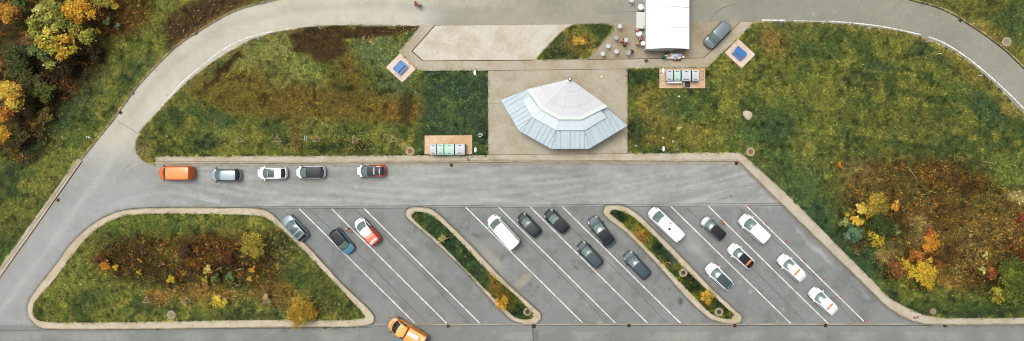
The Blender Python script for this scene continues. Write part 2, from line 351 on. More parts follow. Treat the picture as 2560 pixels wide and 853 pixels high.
# blobs: (cx, cy, rx, ry, rot, colour, strength, soft)
SOILD = (72, 53, 31); DRY = (108, 88, 44); RUST = (108, 88, 38); DK = (44, 56, 38); TEAL = (50, 68, 54); OLV = (124, 120, 62); DKB = (70, 52, 27); PALE = (158, 138, 92)
GB = [
 # left lawn
 (650, 150, 120, 40, -30, (140, 132, 74), .7, .5), (640, 235, 170, 55, 8, RUST, .85, .4), (860, 262, 210, 42, 2, RUST, .8, .4), (870, 190, 60, 55, 0, (96, 84, 36), .7, .5),
 (1010, 275, 55, 34, 0, (122, 92, 42), .8, .4), (880, 170, 14, 44, -10, (112, 86, 40), .7, .3), (745, 330, 14, 55, 0, (100, 80, 42), .7, .4), (755, 176, 55, 26, 20, (132, 134, 70), .7, .4),
 (710, 200, 40, 14, -10, (128, 124, 66), .6, .4), (950, 130, 65, 42, 0, (100, 112, 72), .8, .4), (1000, 210, 50, 40, 0, (86, 98, 66), .7, .5), (560, 172, 62, 11, -48, (60, 44, 24), .95, .3),
 (800, 108, 66, 38, 8, SOILD, .97, .18), (760, 88, 42, 20, 0, SOILD, .95, .2), (900, 84, 90, 18, 0, SOILD, .95, .2), (990, 78, 56, 12, -6, SOILD, .95, .2), (805, 140, 24, 16, 0, SOILD, .9, .3),
 (700, 120, 40, 22, 0, (132, 124, 70), .6, .4), (1020, 268, 20, 45, 0, (52, 50, 28), .7, .4), (965, 232, 26, 9, 0, (46, 48, 26), .7, .4), (860, 215, 26, 12, 0, (52, 52, 28), .6, .4),
 (560, 330, 60, 30, 0, (112, 116, 58), .6, .5), (430, 340, 60, 30, 0, (92, 98, 44), .5, .5), (440, 300, 26, 22, 0, DK, .6, .5), (560, 300, 36, 26, 0, (54, 74, 50), .5, .5), (530, 360, 30, 18, 0, DK, .6, .4),
 (800, 320, 40, 20, 0, OLV, .6, .4), (900, 340, 60, 34, 0, (86, 96, 46), .6, .4), (960, 330, 34, 26, 0, (112, 112, 56), .6, .4), (810, 372, 50, 12, 0, (52, 62, 36), .8, .4), (900, 368, 40, 14, 0, (56, 62, 32), .7, .4), (1010, 360, 10, 16, 20, PALE, .8, .4),
 (360, 380, 16, 26, 0, (150, 124, 84), .7, .5), (420, 380, 22, 12, 0, (40, 48, 32), .6, .4),
 # west slope
 (200, 40, 150, 60, -30, DKB, .9, .5), (60, 150, 140, 130, 0, (80, 60, 28), .9, .5), (150, 190, 110, 70, -35, (54, 44, 22), .9, .5), (60, 330, 70, 60, -40, (74, 62, 28), .8, .5),
 (310, 40, 70, 50, -20, (92, 68, 28), .85, .5), (30, 60, 60, 70, 0, (84, 72, 36), .7, .5), (40, 130, 18, 70, -40 + 90, (170, 130, 92), .7, .4), (500, 50, 92, 46, -24, SOILD, .9, .3), (455, 85, 28, 30, 0, SOILD, .85, .4), (570, 10, 90, 14, -10, SOILD, .85, .4),
 (190, 270, 110, 22, -48, (56, 74, 54), .5, .6), (60, 400, 80, 18, -42, (56, 72, 52), .5, .6), (90, 380, 40, 18, -40, (40, 50, 34), .6, .6), (370, 155, 24, 16, -40, (52, 76, 60), .5, .5), (340, 180, 16, 18, 0, (48, 68, 52), .5, .5),
 (190, 360, 60, 26, -50, (104, 112, 56), .5, .6), (110, 470, 70, 24, -58, (112, 112, 54), .6, .6), (30, 560, 40, 40, 0, (100, 100, 44), .6, .5), (20, 440, 30, 40, 0, (62, 70, 44), .6, .5),
 # south-west island
 (330, 560, 160, 20, 0, (104, 112, 50), .5, .5), (420, 650, 190, 62, 2, (94, 78, 34), .88, .35), (330, 640, 60, 50, 0, DKB, .45, .5), (420, 690, 90, 30, 0, (56, 46, 24), .45, .5), (520, 620, 60, 34, 0, (96, 64, 32), .8, .4), (600, 640, 90, 60, 0, (84, 62, 28), .7, .5),
 (660, 690, 60, 40, 0, (76, 62, 30), .6, .5), (390, 740, 26, 18, 0, (150, 102, 44), .8, .5), (510, 730, 90, 20, 0, (136, 100, 48), .75, .5), (690, 735, 60, 28, 10, (120, 86, 40), .7, .5), (560, 672, 60, 16, 0, (44, 38, 20), .6, .5),
 (230, 750, 60, 30, 0, (66, 78, 44), .4, .5), (180, 690, 50, 60, 30, (112, 116, 56), .5, .5), (620, 785, 90, 12, 0, (52, 66, 40), .6, .5), (700, 600, 40, 30, 50, (56, 58, 30), .6, .5), (820, 740, 70, 30, 45, (60, 70, 40), .6, .5),
 # right meadow
 (1640, 270, 50, 60, -30, (132, 112, 52), .7, .5), (1620, 350, 60, 18, 0, (128, 106, 46), .6, .5), (1610, 190, 40, 14, 0, (48, 66, 44), .7, .4), (1590, 330, 16, 40, 0, (44, 60, 42), .6, .5), (1740, 330, 40, 30, 0, (128, 112, 56), .6, .5), (1700, 260, 60, 36, 0, (74, 92, 54), .6, .5),
 (1930, 105, 40, 34, 10, (134, 104, 56), .55, .5), (1990, 90, 60, 16, 0, (108, 108, 52), .6, .5), (2040, 130, 60, 24, 0, (70, 86, 48), .6, .5), (2190, 172, 40, 18, -10, (42, 66, 52), .75, .4), (2300, 120, 26, 30, 0, (46, 68, 48), .7, .4), (2360, 155, 20, 22, 0, (50, 72, 58), .6, .5),
 (2150, 200, 60, 24, 0, (64, 74, 40), .5, .5), (2440, 250, 60, 30, 40, (66, 84, 52), .6, .5), (2480, 290, 50, 30, 45, (56, 78, 58), .6, .5), (1780, 110, 10, 10, 0, DK, .5, .5), (1900, 330, 70, 40, 0, (60, 84, 54), .6, .6), (1950, 300, 40, 60, 30, (56, 76, 52), .6, .6),
 (1980, 220, 60, 30, -10, (104, 108, 50), .5, .6), (2050, 290, 90, 40, 10, (100, 104, 48), .5, .6), (2250, 300, 140, 40, 6, (104, 100, 46), .5, .6), (2300, 220, 60, 14, 14, (118, 106, 50), .5, .5), (2420, 180, 70, 12, 36, (128, 108, 50), .6, .5), (2350, 105, 70, 10, 20, (136, 112, 56), .6, .5), (2520, 270, 30, 14, 45, (140, 118, 66), .7, .5),
 (1900, 440, 40, 60, -45, (50, 72, 56), .7, .6), (2020, 490, 60, 110, -35, (66, 88, 58), .6, .6), (2060, 570, 26, 60, -35, (44, 72, 60), .7, .6), (2160, 650, 40, 80, -50, (48, 72, 54), .7, .6),
 (2330, 500, 240, 110, 8, (96, 80, 38), .85, .3), (2420, 610, 200, 100, 8, (104, 84, 44), .9, .3), (2200, 470, 80, 50, 0, (104, 88, 48), .8, .4), (2150, 430, 50, 30, 0, (128, 108, 64), .7, .5), (2350, 440, 60, 36, 10, (108, 78, 36), .8, .5), (2430, 460, 60, 26, 0, (72, 54, 26), .6, .6),
 (2520, 430, 60, 46, 10, (108, 116, 56), .85, .5), (2540, 490, 26, 20, 0, (190, 160, 108), .8, .4), (2450, 500, 40, 20, 0, (104, 96, 44), .5, .5), (2290, 555, 34, 26, 30, (160, 138, 88), .8, .5), (2300, 600, 24, 18, 0, (168, 146, 98), .8, .5), (2220, 640, 26, 30, 30, (150, 122, 76), .8, .5), (2420, 640, 60, 40, 0, (136, 112, 62), .7, .5), (2360, 690, 40, 14, 30, (166, 126, 66), .8, .5), (2230, 555, 60, 40, 0, (56, 44, 20), .6, .5), (2350, 640, 50, 30, 0, (74, 50, 24), .7, .5), (2460, 700, 40, 20, 0, (60, 48, 26), .7, .5), (2540, 640, 30, 50, 0, (110, 66, 34), .7, .5), (2490, 560, 90, 40, 0, (130, 108, 58), .6, .5),
 (2420, 760, 180, 22, 0, (66, 80, 40), .8, .6), (2340, 738, 120, 10, 8, (100, 104, 46), .6, .6), (2420, 782, 140, 10, 0, (44, 62, 44), .8, .5), (2235, 735, 22, 12, 40, (34, 50, 38), .8, .4), (2275, 762, 12, 12, 0, (34, 52, 42), .8, .4), (2470, 740, 50, 12, 0, (112, 118, 56), .6, .5),
 # north-east corner
 (2480, 90, 60, 26, 35, (132, 110, 56), .6, .5), (2450, 20, 90, 20, 5, (104, 98, 46), .6, .5), (2540, 60, 40, 50, 0, (66, 84, 50), .5, .5),
 # median one and two
 (1050, 538, 26, 9, 20, (40, 54, 40), .9, .4), (1090, 562, 24, 12, 40, (92, 88, 36), .8, .4), (1082, 590, 16, 14, 40, (46, 58, 38), .7, .4), (1150, 625, 50, 18, 46, (48, 60, 56), .9, .4), (1165, 650, 50, 12, 46, (44, 62, 40), .8, .4), (1215, 690, 50, 18, 46, (128, 94, 44), .8, .35), (1250, 740, 40, 16, 46, (120, 90, 44), .7, .4), (1300, 775, 34, 10, 30, (44, 56, 36), .7, .4), (1270, 700, 26, 6, 46, (42, 56, 36), .7, .5),
 (1550, 540, 20, 12, 30, (38, 54, 40), .9, .4), (1590, 555, 30, 10, 30, (84, 84, 36), .7, .4), (1604, 588, 22, 20, 45, (150, 108, 50), .8, .4), (1660, 630, 34, 20, 46, (46, 60, 46), .9, .4), (1675, 640, 26, 10, 46, (78, 88, 92), .7, .4), (1650, 655, 26, 6, 46, (140, 108, 52), .8, .4), (1725, 700, 36, 16, 46, (46, 56, 34), .8, .4), (1760, 755, 30, 12, 46, (84, 84, 40), .6, .4), (1800, 770, 30, 14, 46, (50, 60, 32), .8, .4),
 # little island by the tent
 (1450, 120, 60, 30, -20, (96, 92, 50), .5, .5), (1400, 135, 40, 16, -20, (48, 60, 40), .8, .5), (1500, 80, 26, 18, 0, (52, 68, 44), .8, .5), (1447, 108, 20, 18, 0, (140, 98, 40), .6, .5), (1420, 100, 22, 20, -40, (108, 98, 54), .6, .5)]
KERB_LINES = []
TRK = [[(2150, 176), (2300, 188), (2420, 235), (2520, 330)], [(2150, 184), (2300, 197), (2415, 244), (2510, 338)], [(2160, 206), (2300, 222), (2400, 268), (2480, 350)], [(2165, 214), (2298, 231), (2395, 277), (2470, 356)], [(2060, 122), (2200, 124), (2330, 150)], [(1960, 330), (2200, 352), (2420, 380)], [(1950, 322), (2200, 343), (2420, 371)],
 [(1930, 300), (2150, 312), (2400, 352)], [(2340, 160), (2420, 200), (2500, 262)]]
def grass_rgb(x, y, seed=0):
    """display colour of the turf at plan point (arrays)"""
    n1 = fbm(x, y, 60, 2)[:, None]; n2 = fbm(x, y, 16, 5)[:, None]; n3 = fbm(x, y, 5, 8)[:, None]
    a = np.array([102, 106, 48.]); b = np.array([70, 84, 42.]); c = np.array([140, 128, 58.])
    col = a + (b - a) * sstep(.42, .62, n1) ; col = col + (c - col) * sstep(.48, .72, n2) * .7
    for i, (cx, cy, rx, ry, rot, cc, st, so_) in enumerate(GB):
        msk = (np.abs(x - cx) < 1.6 * max(rx, ry) + 40) & (np.abs(y - cy) < 1.6 * max(rx, ry) + 40)
        if not msk.any(): continue
        if cc[2] > cc[0] * .98 and not (1000 < cx < 1860 and cy > 520): st = st * .78
        m = blob(x[msk], y[msk], cx, cy, rx, ry, rot, so_, seed=i % 5)[:, None] * st
        col[msk] += (np.array(cc, float) - col[msk]) * m
    # rolled turf beside the plaza: a rectangle with straight sides
    tz = ((x > 1064) & (x < 1222) & (y > 170) & (y < 392)); soft = sstep(1035, 1075, x + (n3[:, 0] - .5) * 24) * (y > 176) * (x < 1222)
    t = (np.array([54, 74, 56.]) + (np.array([74, 90, 56.]) - np.array([54, 74, 56.])) * sstep(.4, .7, n2))
    col += (t - col) * (soft * .9)[:, None]
    dark = sstep(.6, .74, fbm(x, y, 11, 21))[:, None]
    col = col * (1 - .38 * dark)
    for pts in KERB_LINES:      # dry trampled margin along the kerbs
        d_ = polydist(x, y, pts) + (n3[:, 0] - .5) * 8
        m = (1 - sstep(2, 16, d_))[:, None] * .5
        col += (np.array([140, 120, 74.]) - col) * m
    # faint mowing tracks across the east meadow
    for k, tr in enumerate(TRK):
        d_ = polydist(x, y, tr); m = np.exp(-(d_ / 2.6) ** 2)[:, None] * sstep(.35, .6, n2) * .5
        col += (np.array([[136, 126, 62.], [48, 62, 38.]][k % 2]) - col) * m
    col = 78 + (col - 78) * 1.12
    col *= (0.84 + 0.32 * n3) * np.array([.955, .985, .88])
    lum = col.mean(1)[:, None]; col = lum + (col - lum) * .9
    med = (y > 516) & (y < 812) & (x > 1000) & (x < 1862); col[med] = 70 + (col[med] - 76) * 1.1
    return np.clip(col, 12, 240)
# brush mask: how tall and tangled the growth is
BR = [(60, 120, 190, 170, -30, 1.0), (250, 30, 150, 70, -20, .9), (60, 330, 90, 80, -40, .7), (470, 655, 230, 72, 2, .75), (2330, 500, 230, 105, 8, .7), (2430, 620, 210, 110, 8, 1.0), (2160, 570, 60, 60, 0, .7), (2250, 680, 70, 40, 20, .8), (2540, 700, 60, 50, 0, .9)]
def brush(x, y):
    m = np.zeros(x.shape)
    for i, (cx, cy, rx, ry, rot, st) in enumerate(BR): m = np.maximum(m, blob(x, y, cx, cy, rx, ry, rot, .25, seed=i) * st)
    return m

def set_tone(me, rgb_lin):
    n = len(rgb_lin); a = me.color_attributes.new('tone', 'FLOAT_COLOR', 'POINT')
    buf = np.ones((n, 4), np.float32); buf[:, :3] = rgb_lin; a.data.foreach_set('color', buf.ravel())

def inside(x, y, poly):
    r = np.zeros(x.shape, bool); n = len(poly); j = n - 1
    for i in range(n):
        xi, yi = poly[i]; xj, yj = poly[j]
        if abs(yj - yi) > 1e-9:
            r ^= ((yi > y) != (yj > y)) & (x < (xj - xi) * (y - yi) / (yj - yi) + xi)
        j = i
    return r

def sheet(name, poly, z, m, fn, res=8.0, relief=0.0, kind='structure'):
    """a polygon of ground filled with a fine mesh that carries the colour of each spot"""
    a = np.array(poly); x0, y0 = a.min(0); x1, y1 = a.max(0)
    cx0, cx1, cy0, cy1 = max(x0, -160), min(x1, 2720), max(y0, -160), min(y1, 1010)
    gx, gy = np.meshgrid(np.arange(cx0 + res / 2, cx1, res), np.arange(cy0 + res / 2, cy1, res)); gx = gx.ravel().copy(); gy = gy.ravel().copy()
    gx += rng.uniform(-.3, .3, gx.shape) * res; gy += rng.uniform(-.3, .3, gy.shape) * res
    ins = inside(gx, gy, poly) & (polydist(gx, gy, list(poly) + [poly[0]]) > res * .4); gx = gx[ins]; gy = gy[ins]
    # densify the outline
    out = []
    n = len(poly)
    for i in range(n):
        p, q = np.array(poly[i]), np.array(poly[(i + 1) % n]); k = max(1, min(60, int(np.linalg.norm(q - p) / (res * 1.5))))
        for j in range(k): out.append(tuple(p + (q - p) * j / k))
    pts = [Vector(p) for p in out] + [Vector((float(u), float(v))) for u, v in zip(gx, gy)]
    res_ = geometry.delaunay_2d_cdt(pts, [], [list(range(len(out)))], 1, 1e-4)
    V, F = res_[0], res_[2]
    va = np.array([(v.x, v.y) for v in V]); rgb = fn(va[:, 0], va[:, 1])
    X = (va[:, 0] - 1280) / S; Y = (426.5 - va[:, 1]) / S; Z = np.full(len(X), z)
    if relief:
        edge = np.clip(polydist(va[:, 0], va[:, 1], out + [out[0]]) / 14, 0, 1)
        Z += relief * edge * (fbm(va[:, 0], va[:, 1], 40, 31) - .2)
    me = D.meshes.new(name); me.from_pydata(np.stack([X, Y, Z], 1).tolist(), [], [list(f)[::-1] for f in F]); me.materials.append(m)
    set_tone(me, lin_np(rgb)); me.update()
    if me.polygons[0].normal.z < 0: me.flip_normals()
    o = D.objects.new(name, me); COL.objects.link(o); tag(o, kind=kind)
    return o

# ------------------------------------------------------------------ plan outlines
nw_kerb = smooth([(-100, 806), (0, 681), (199, 403), (226.8, 368), (272, 312.5), (302.4, 272), (332.7, 229), (368, 189), (403, 151), (443.5, 113.4), (484, 85.7), (529, 58), (580, 30), (640, 10.5), (690, -1), (760, -14), (900, -34), (1100, -48)])
nw_lawn = [(-1500, 1100), (-330, 1100), (-115, 812), (0, 667), (195, 395)] + [p for p in nw_kerb if p[0] > 199] + [(1100, -900), (-1500, -900)]
west_walk = [(-100, 800), (0, 666.8), (195, 395), (206, 402), (0, 694), (-100, 832)]
ne_kerb = smooth([(2200, -22), (2283, 0), (2338, 15), (2383.7, 35), (2424, 60.5), (2469.4, 90.7), (2514.8, 126), (2560, 169), (2640, 250), (2760, 380)])
ne_lawn = [(1900, -900), (1900, -60)] + ne_kerb + [(4200, 700), (4200, -900)]
lawnA_curve = smooth([(1050, 66), (950, 66), (860, 64.5), (800, 66.5), (740, 73), (690, 82.5), (640, 97.5), (590, 122), (540, 152), (490, 189), (450, 225), (410, 265), (385, 292), (366, 312), (350, 335), (342, 355), (342, 375), (350, 393), (364, 404), (388, 409.5)])
lawnA = lawnA_curve + [(388, 390.5), (1219, 387), (1217.5, 178), (1047, 178), (1029, 162), (996, 130)]
inner_right = smooth([(1885, 57), (1980, 57), (2080, 60), (2160, 67.5), (2230, 77), (2290, 90), (2345, 112), (2390, 135), (2435, 168), (2490, 217), (2530, 258), (2560, 290), (2640, 385), (2720, 500)])
east_out = [(2720, 792), (2560, 793.5), (2353.5, 794.5)] + smooth([(2353.5, 794.5), (2313, 787), (2272.8, 770.8), (2222.4, 743), (2182, 702.7), (2025.8, 544)])[1:] + [(1960, 479), (1851, 380.5)]
east_in = [(1846, 403.5), (1954.6, 510.8), (2071, 624.6), (2160, 711)] + smooth([(2160, 711), (2202, 753), (2232.5, 778), (2272.8, 799), (2308, 809), (2360, 811), (2560, 810.6)])[1:] + [(2720, 810.6)]
lawnB = inner_right + [(2720, 792)] + east_out[1:] + [(1569.5, 383), (1569.5, 172), (1768, 170)]
KERB_LINES += [[p for p in nw_kerb if 150 < p[0]], [p for p in lawnA_curve if p[0] < 760], inner_right, [p for p in ne_kerb]]
walkN = [(1047, 178), (1029, 162), (995.5, 128.6), (1049.9, 64.4), (1087.3, 63.7), (1029.9, 128), (1057.4, 152.8), (1334, 150.8), (1468, 149.4), (1759.6, 145.4), (1851, 54.9), (1885, 56.5), (1769, 170.2), (1569.5, 172.6), (1218, 177)]
bay = [(1057.4, 152.8), (1029.9, 128), (1087.3, 63.7), (1441, 59.7), (1334, 150.8)]
court = [(1468.5, 149.4), (1500, 59), (1851, 54.9), (1759.6, 145.4)]
plaza = [(1218.6, 177), (1569.5, 172.6), (1569.5, 384), (1219, 387)]
walkS = [(388, 390.5), (1219, 387), (1569.5, 383), (1851, 380.5)]
walkS_in = [(388, 410), (1219, 405.5), (1570, 404.5), (1846, 403.5)]
C_out = smooth([(322.6, 523.8), (282, 534), (242, 554), (206.7, 581.8), (176, 612), (141, 660), (100.8, 712), (75.6, 748), (69, 768), (74, 793), (87, 809), (106, 820), (125, 822.3), (640, 818.7), (905, 815), (922, 812), (935, 803.5), (937, 793.5), (930, 781), (856.7, 710), (766, 612), (700.5, 554), (675, 531), (655, 523), (630, 521)], True)
C_in = smooth([(322.6, 539), (282, 551.5), (247, 571.7), (221.8, 594), (191.5, 627), (156, 675), (121, 720.4), (90.7, 754), (84.5, 772), (88, 789), (100.8, 800), (121, 803.5), (640, 798.5), (902, 796), (913, 792), (908, 784), (882, 755.7), (806.3, 675), (715.6, 584), (675, 551.5), (657, 541.5), (640, 539.5)], True)
D_out = smooth([(1013, 535.6), (1016.9, 524.4), (1030, 518.7), (1056, 518), (1078.7, 523), (1097.5, 535.6), (1127.5, 563.7), (1187.5, 623.7), (1262.5, 702.5), (1337.5, 770), (1352.5, 785), (1352.5, 798), (1343, 807.5), (1326, 810), (1300, 807.5), (1277.5, 799), (1258.7, 781), (1225, 747.5), (1165, 680), (1075, 593.7), (1022.5, 548.7)], True)
D_in = smooth([(1030, 537.5), (1037.5, 531), (1056, 530.7), (1078.7, 539), (1108.7, 562), (1168.7, 623.7), (1225, 683.7), (1285, 736), (1313, 764), (1331, 783), (1332, 793), (1322, 797), (1300, 796.5), (1281, 787), (1258.7, 766), (1210, 717.5), (1161, 668.7), (1093.7, 599), (1045, 558)], True)
E_out = smooth([(1507.8, 528.8), (1511.9, 516), (1527, 512.7), (1562, 516), (1592.5, 534), (1632.8, 571.7), (1708.4, 647.3), (1784, 725.4), (1839.5, 777), (1854.6, 792), (1852, 804), (1839.5, 808.6), (1814, 807.5), (1779, 798.5), (1748.7, 776), (1708.4, 735.5), (1632.8, 650), (1562, 579), (1514, 541.4)], True)
E_in = smooth([(1525.5, 531), (1532, 525.3), (1562, 531.4), (1592.5, 551.5), (1632.8, 589), (1708.4, 669), (1764, 722), (1820, 774), (1833, 786), (1828, 795), (1809, 795), (1779, 783), (1748.7, 756), (1708.4, 713), (1632.8, 634.7), (1562, 564)], True)
F_out = [(1334.4, 150.7)] + smooth([(1334.4, 150.7), (1392.5, 89.7), (1411, 72.5), (1426, 64), (1444, 60.2), (1475, 59.5), (1518, 58.8), (1530.4, 63.4), (1534, 71), (1531, 80.3), (1505, 108.5), (1468.5, 149.2)])[1:]
F_in = offset(F_out, 3.0 if area(F_out) > 0 else -3.0, True)

# ------------------------------------------------------------------ ground
g = MB(); g.box(-900, 900, -900, 900, -0.6, -0.05); tag(g.build('ground', M['ground']), kind='structure')

STAINS = [(1700, 752, 7, 9, 0, (70, 72, 70), .75), (1037, 576, 4, 4, 0, (110, 112, 106), .7), (1168, 571, 3, 3, 0, (90, 92, 88), .8), (1186, 585, 3, 3, 0, (90, 92, 88), .7), (1193, 589, 3, 3, 0, (84, 86, 82), .8), (1256, 648, 6, 12, 20, (112, 114, 108), .7), (1438, 668, 2.5, 12, -36, (96, 96, 88), .8), (1345, 716, 2, 2, 0, (80, 80, 76), .7),
 (1668, 692, 5, 3, 40, (110, 114, 112), .7), (1676, 722, 4, 4, 0, (112, 114, 112), .7), (1655, 640, 8, 16, 0, (186, 188, 182), .5), (1720, 600, 40, 22, 46, (186, 186, 178), .45), (1760, 640, 40, 10, 46, (184, 184, 178), .4), (1500, 640, 60, 16, 46, (172, 172, 160), .3), (1225, 640, 60, 12, 46, (180, 174, 158), .5), (1310, 700, 12, 20, 40, (196, 184, 158), .6),
 (1100, 640, 50, 12, 44, (136, 138, 132), .5), (1080, 620, 14, 10, 40, (120, 120, 108), .5), (1040, 690, 90, 14, 46, (160, 162, 158), .4), (900, 690, 70, 16, 46, (150, 152, 152), .4), (790, 640, 50, 12, 46, (134, 136, 134), .5), (2040, 620, 60, 5, 46, (206, 206, 200), .5), (2010, 585, 26, 4, 46, (206, 206, 200), .5), (2020, 598, 22, 6, 44, (124, 126, 118), .5), (2165, 740, 12, 6, 40, (182, 184, 182), .5), (2130, 718, 3, 2, 0, (90, 92, 90), .7),
 (1850, 640, 30, 14, 46, (176, 178, 172), .3), (1900, 770, 3, 3, 0, (100, 106, 110), .7), (1877, 730, 5, 3, 40, (210, 210, 204), .6), (1850, 705, 4, 3, 40, (206, 206, 200), .6), (860, 545, 14, 4, 40, (196, 194, 180), .3), (1005, 575, 6, 5, 0, (130, 130, 120), .4), (896, 680, 4, 4, 0, (108, 118, 122), .6), (843, 820, 10, 5, 10, (84, 84, 78), .6), (712, 825, 8, 10, 0, (110, 110, 104), .5), (1340, 840, 5, 16, 0, (106, 108, 102), .6),
 (330, 400, 40, 12, -50, (190, 190, 184), .4), (545, 478, 30, 4, 0, (188, 188, 184), .4), (1850, 545, 10, 20, 0, (112, 114, 106), .5), (1860, 600, 20, 8, 46, (124, 124, 114), .5), (1920, 430, 6, 3, 45, (206, 200, 180), .5), (1875, 432, 5, 4, 45, (206, 200, 180), .6), (1985, 520, 14, 4, 45, (200, 200, 190), .4)]
_sr = random.Random(9)
for _ in range(90):
    sx, sy = _sr.uniform(690, 2200), _sr.uniform(526, 806); f_ = _sr.random()
    if f_ < .45: STAINS.append((sx, sy, _sr.uniform(1.2, 3), _sr.uniform(1, 2.4), _sr.uniform(0, 90), (104, 106, 100), .6))
    elif f_ < .75: STAINS.append((sx, sy, _sr.uniform(2, 6), _sr.uniform(1, 3), 45, (200, 200, 192), .5))
    else: STAINS.append((sx, sy, _sr.uniform(14, 50), _sr.uniform(4, 10), _sr.uniform(42, 52), _sr.choice([(176, 177, 170), (132, 134, 130)]), .38))
for _ in range(40): STAINS.append((_sr.uniform(100, 2500), _sr.choice([_sr.uniform(418, 510), _sr.uniform(826, 850), _sr.uniform(10, 55)]), _sr.uniform(1, 3), _sr.uniform(1, 2.2), _sr.uniform(0, 90), _sr.choice([(120, 120, 112), (204, 204, 196)]), .5))
TRACK1 = [(1100, 40), (900, 38), (700, 48), (560, 98), (440, 200), (330, 335), (250, 440), (120, 620), (0, 780), (-100, 900)]
TRACK2 = [(1100, 18), (900, 14), (720, 24), (560, 66), (420, 170), (300, 315), (215, 425), (80, 610), (-60, 780)]
def asphalt_rgb(x, y):
    n1 = fbm(x, y, 70, 4)[:, None]; n2 = fbm(x, y, 22, 6)[:, None]; n3 = fbm(x, y, 5, 12)[:, None]
    col = np.tile(np.array([168, 170, 165.]), (len(x), 1))
    def mix(c, m): nonlocal col; col = col + (np.array(c, float) - col) * np.clip(m, 0, 1)[:, None]
    low = sstep(512, 522, y) * (x > 640)
    mix((146, 149, 147), low * 1.0)
    mix((143, 147, 143), (y > 811) * 1.0)
    north = 1 - sstep(330, 440, y) * 1.0
    wleft = (1 - sstep(1000, 1180, x)) * north * (y < 460)
    mix((210, 205, 188), wleft); 
    mix((176, 178, 178), (1 - sstep(300, 620, x)) * sstep(380, 520, y) * (y < 812) * .8)
    mix((172, 168, 150), sstep(1050, 1180, x) * (1 - sstep(1500, 1640, x)) * (y < 200) * .9)
    mix((158, 157, 142), sstep(1500, 1640, x) * (y < 300))
    mix((170, 168, 154), sstep(2380, 2560, x) * (y < 330) * .6)
    mix((206, 200, 182), ((y < 62) & (y > -60)) * (1 - sstep(8, 26, y)) * sstep(560, 700, x) * (1 - sstep(1150, 1350, x)) * .6)
    d1 = polydist(x, y, TRACK1); d2 = polydist(x, y, TRACK2)
    mix((212, 212, 206), np.exp(-(d1 / 9) ** 2) * .35); mix((168, 168, 160), np.exp(-(d2 / 9) ** 2) * .25)
    # swept turning marks in the lane
    lane = (y > 408) * (y < 516) * (x > 420)
    st = fbm(x * .12, (y + 0.00035 * (x - 1100) ** 2 * .5) * 1.4, 9, 40)
    mix((190, 192, 190), lane * sstep(.5, .72, st) * .6); mix((144, 147, 146), lane * sstep(.5, .72, 1 - st) * .55)
    for (ecx, ecy, er) in ((1240, 800, 300), (1180, 860, 368), (1500, 790, 290), (760, 760, 262), (1760, 800, 300), (430, 800, 320)):
        rr = np.hypot(x - ecx, (y - ecy)); mix((194, 196, 194), np.exp(-((rr - er) / 5) ** 2) * (y < 516) * (y > 412) * (x < ecx + 120) * .4)
    # wheel lanes in the bays and in the south road
    u = (x - y)  # the bays run at 45 degrees
    bw = np.sin(u / 81.0 * 2 * math.pi) 
    mix((162, 163, 157), low * (y < 811) * (bw > 0) * .3 * sstep(.4, .6, n2[:, 0])); mix((128, 131, 128), low * (y < 811) * sstep(.5, .66, n2[:, 0]) * .6)
    mix((178, 178, 168), (y > 830) * (y < 850) * sstep(.4, .6, n1[:, 0]) * .35)
    for i, (cx, cy, rx, ry, rot, cc, st_) in enumerate(STAINS):
        msk = (np.abs(x - cx) < 2 * max(rx, ry) + 20) & (np.abs(y - cy) < 2 * max(rx, ry) + 20)
        if msk.any():
            m = blob(x[msk], y[msk], cx, cy, rx, ry, rot, .5, warp=min(.5, max(rx, ry) / 30), seed=i % 4)[:, None] * st_
            col[msk] += (np.array(cc, float) - col[msk]) * m
    # dirt along the gutters
    for pts in (C_out, D_out, E_out):
        mix((112, 108, 92), (1 - sstep(1, 7, polydist(x, y, pts + [pts[0]]) + (n3[:, 0] - .5) * 4)) * .5)
    for pts in (walkS_in, east_in): mix((112, 104, 86), (1 - sstep(2, 9, polydist(x, y, pts) + (n3[:, 0] - .5) * 6)) * .5)
    sp = sstep(.84, .92, fbm(x, y, 6, 50, 2)); mix((200, 200, 192), sp * .35)
    col *= (.93 + .14 * n1) * (.96 + .08 * n3)
    col = col * np.array([.965, .968, .962])
    return np.clip(col, 20, 240)
sheet('asphalt', [(-1500, 1500), (-1500, -300), (4200, -300), (4200, 1500)], 0.0, M['asphalt'], asphalt_rgb, res=5.5)
sheet('south_verge', [(-1500, 930), (4200, 930), (4200, 1600), (-1500, 1600)], 0.06, M['grass'], grass_rgb, res=20)

lawns = []
for nm, pl, z, rs in (('slope_grass', nw_lawn, 0.11, 7), ('corner_grass', ne_lawn, 0.11, 8), ('west_lawn', lawnA, 0.11, 6.5), ('east_lawn', lawnB, 0.11, 7), ('island_grass', C_in, 0.135, 6.5), ('median_grass', D_in, 0.135, 5), ('median_grass', E_in, 0.135, 5), ('island_grass', F_in, 0.135, 5)):
    sheet(nm, pl, z, M['grass'], grass_rgb, res=rs, relief=0.04); lawns.append((pl, z))

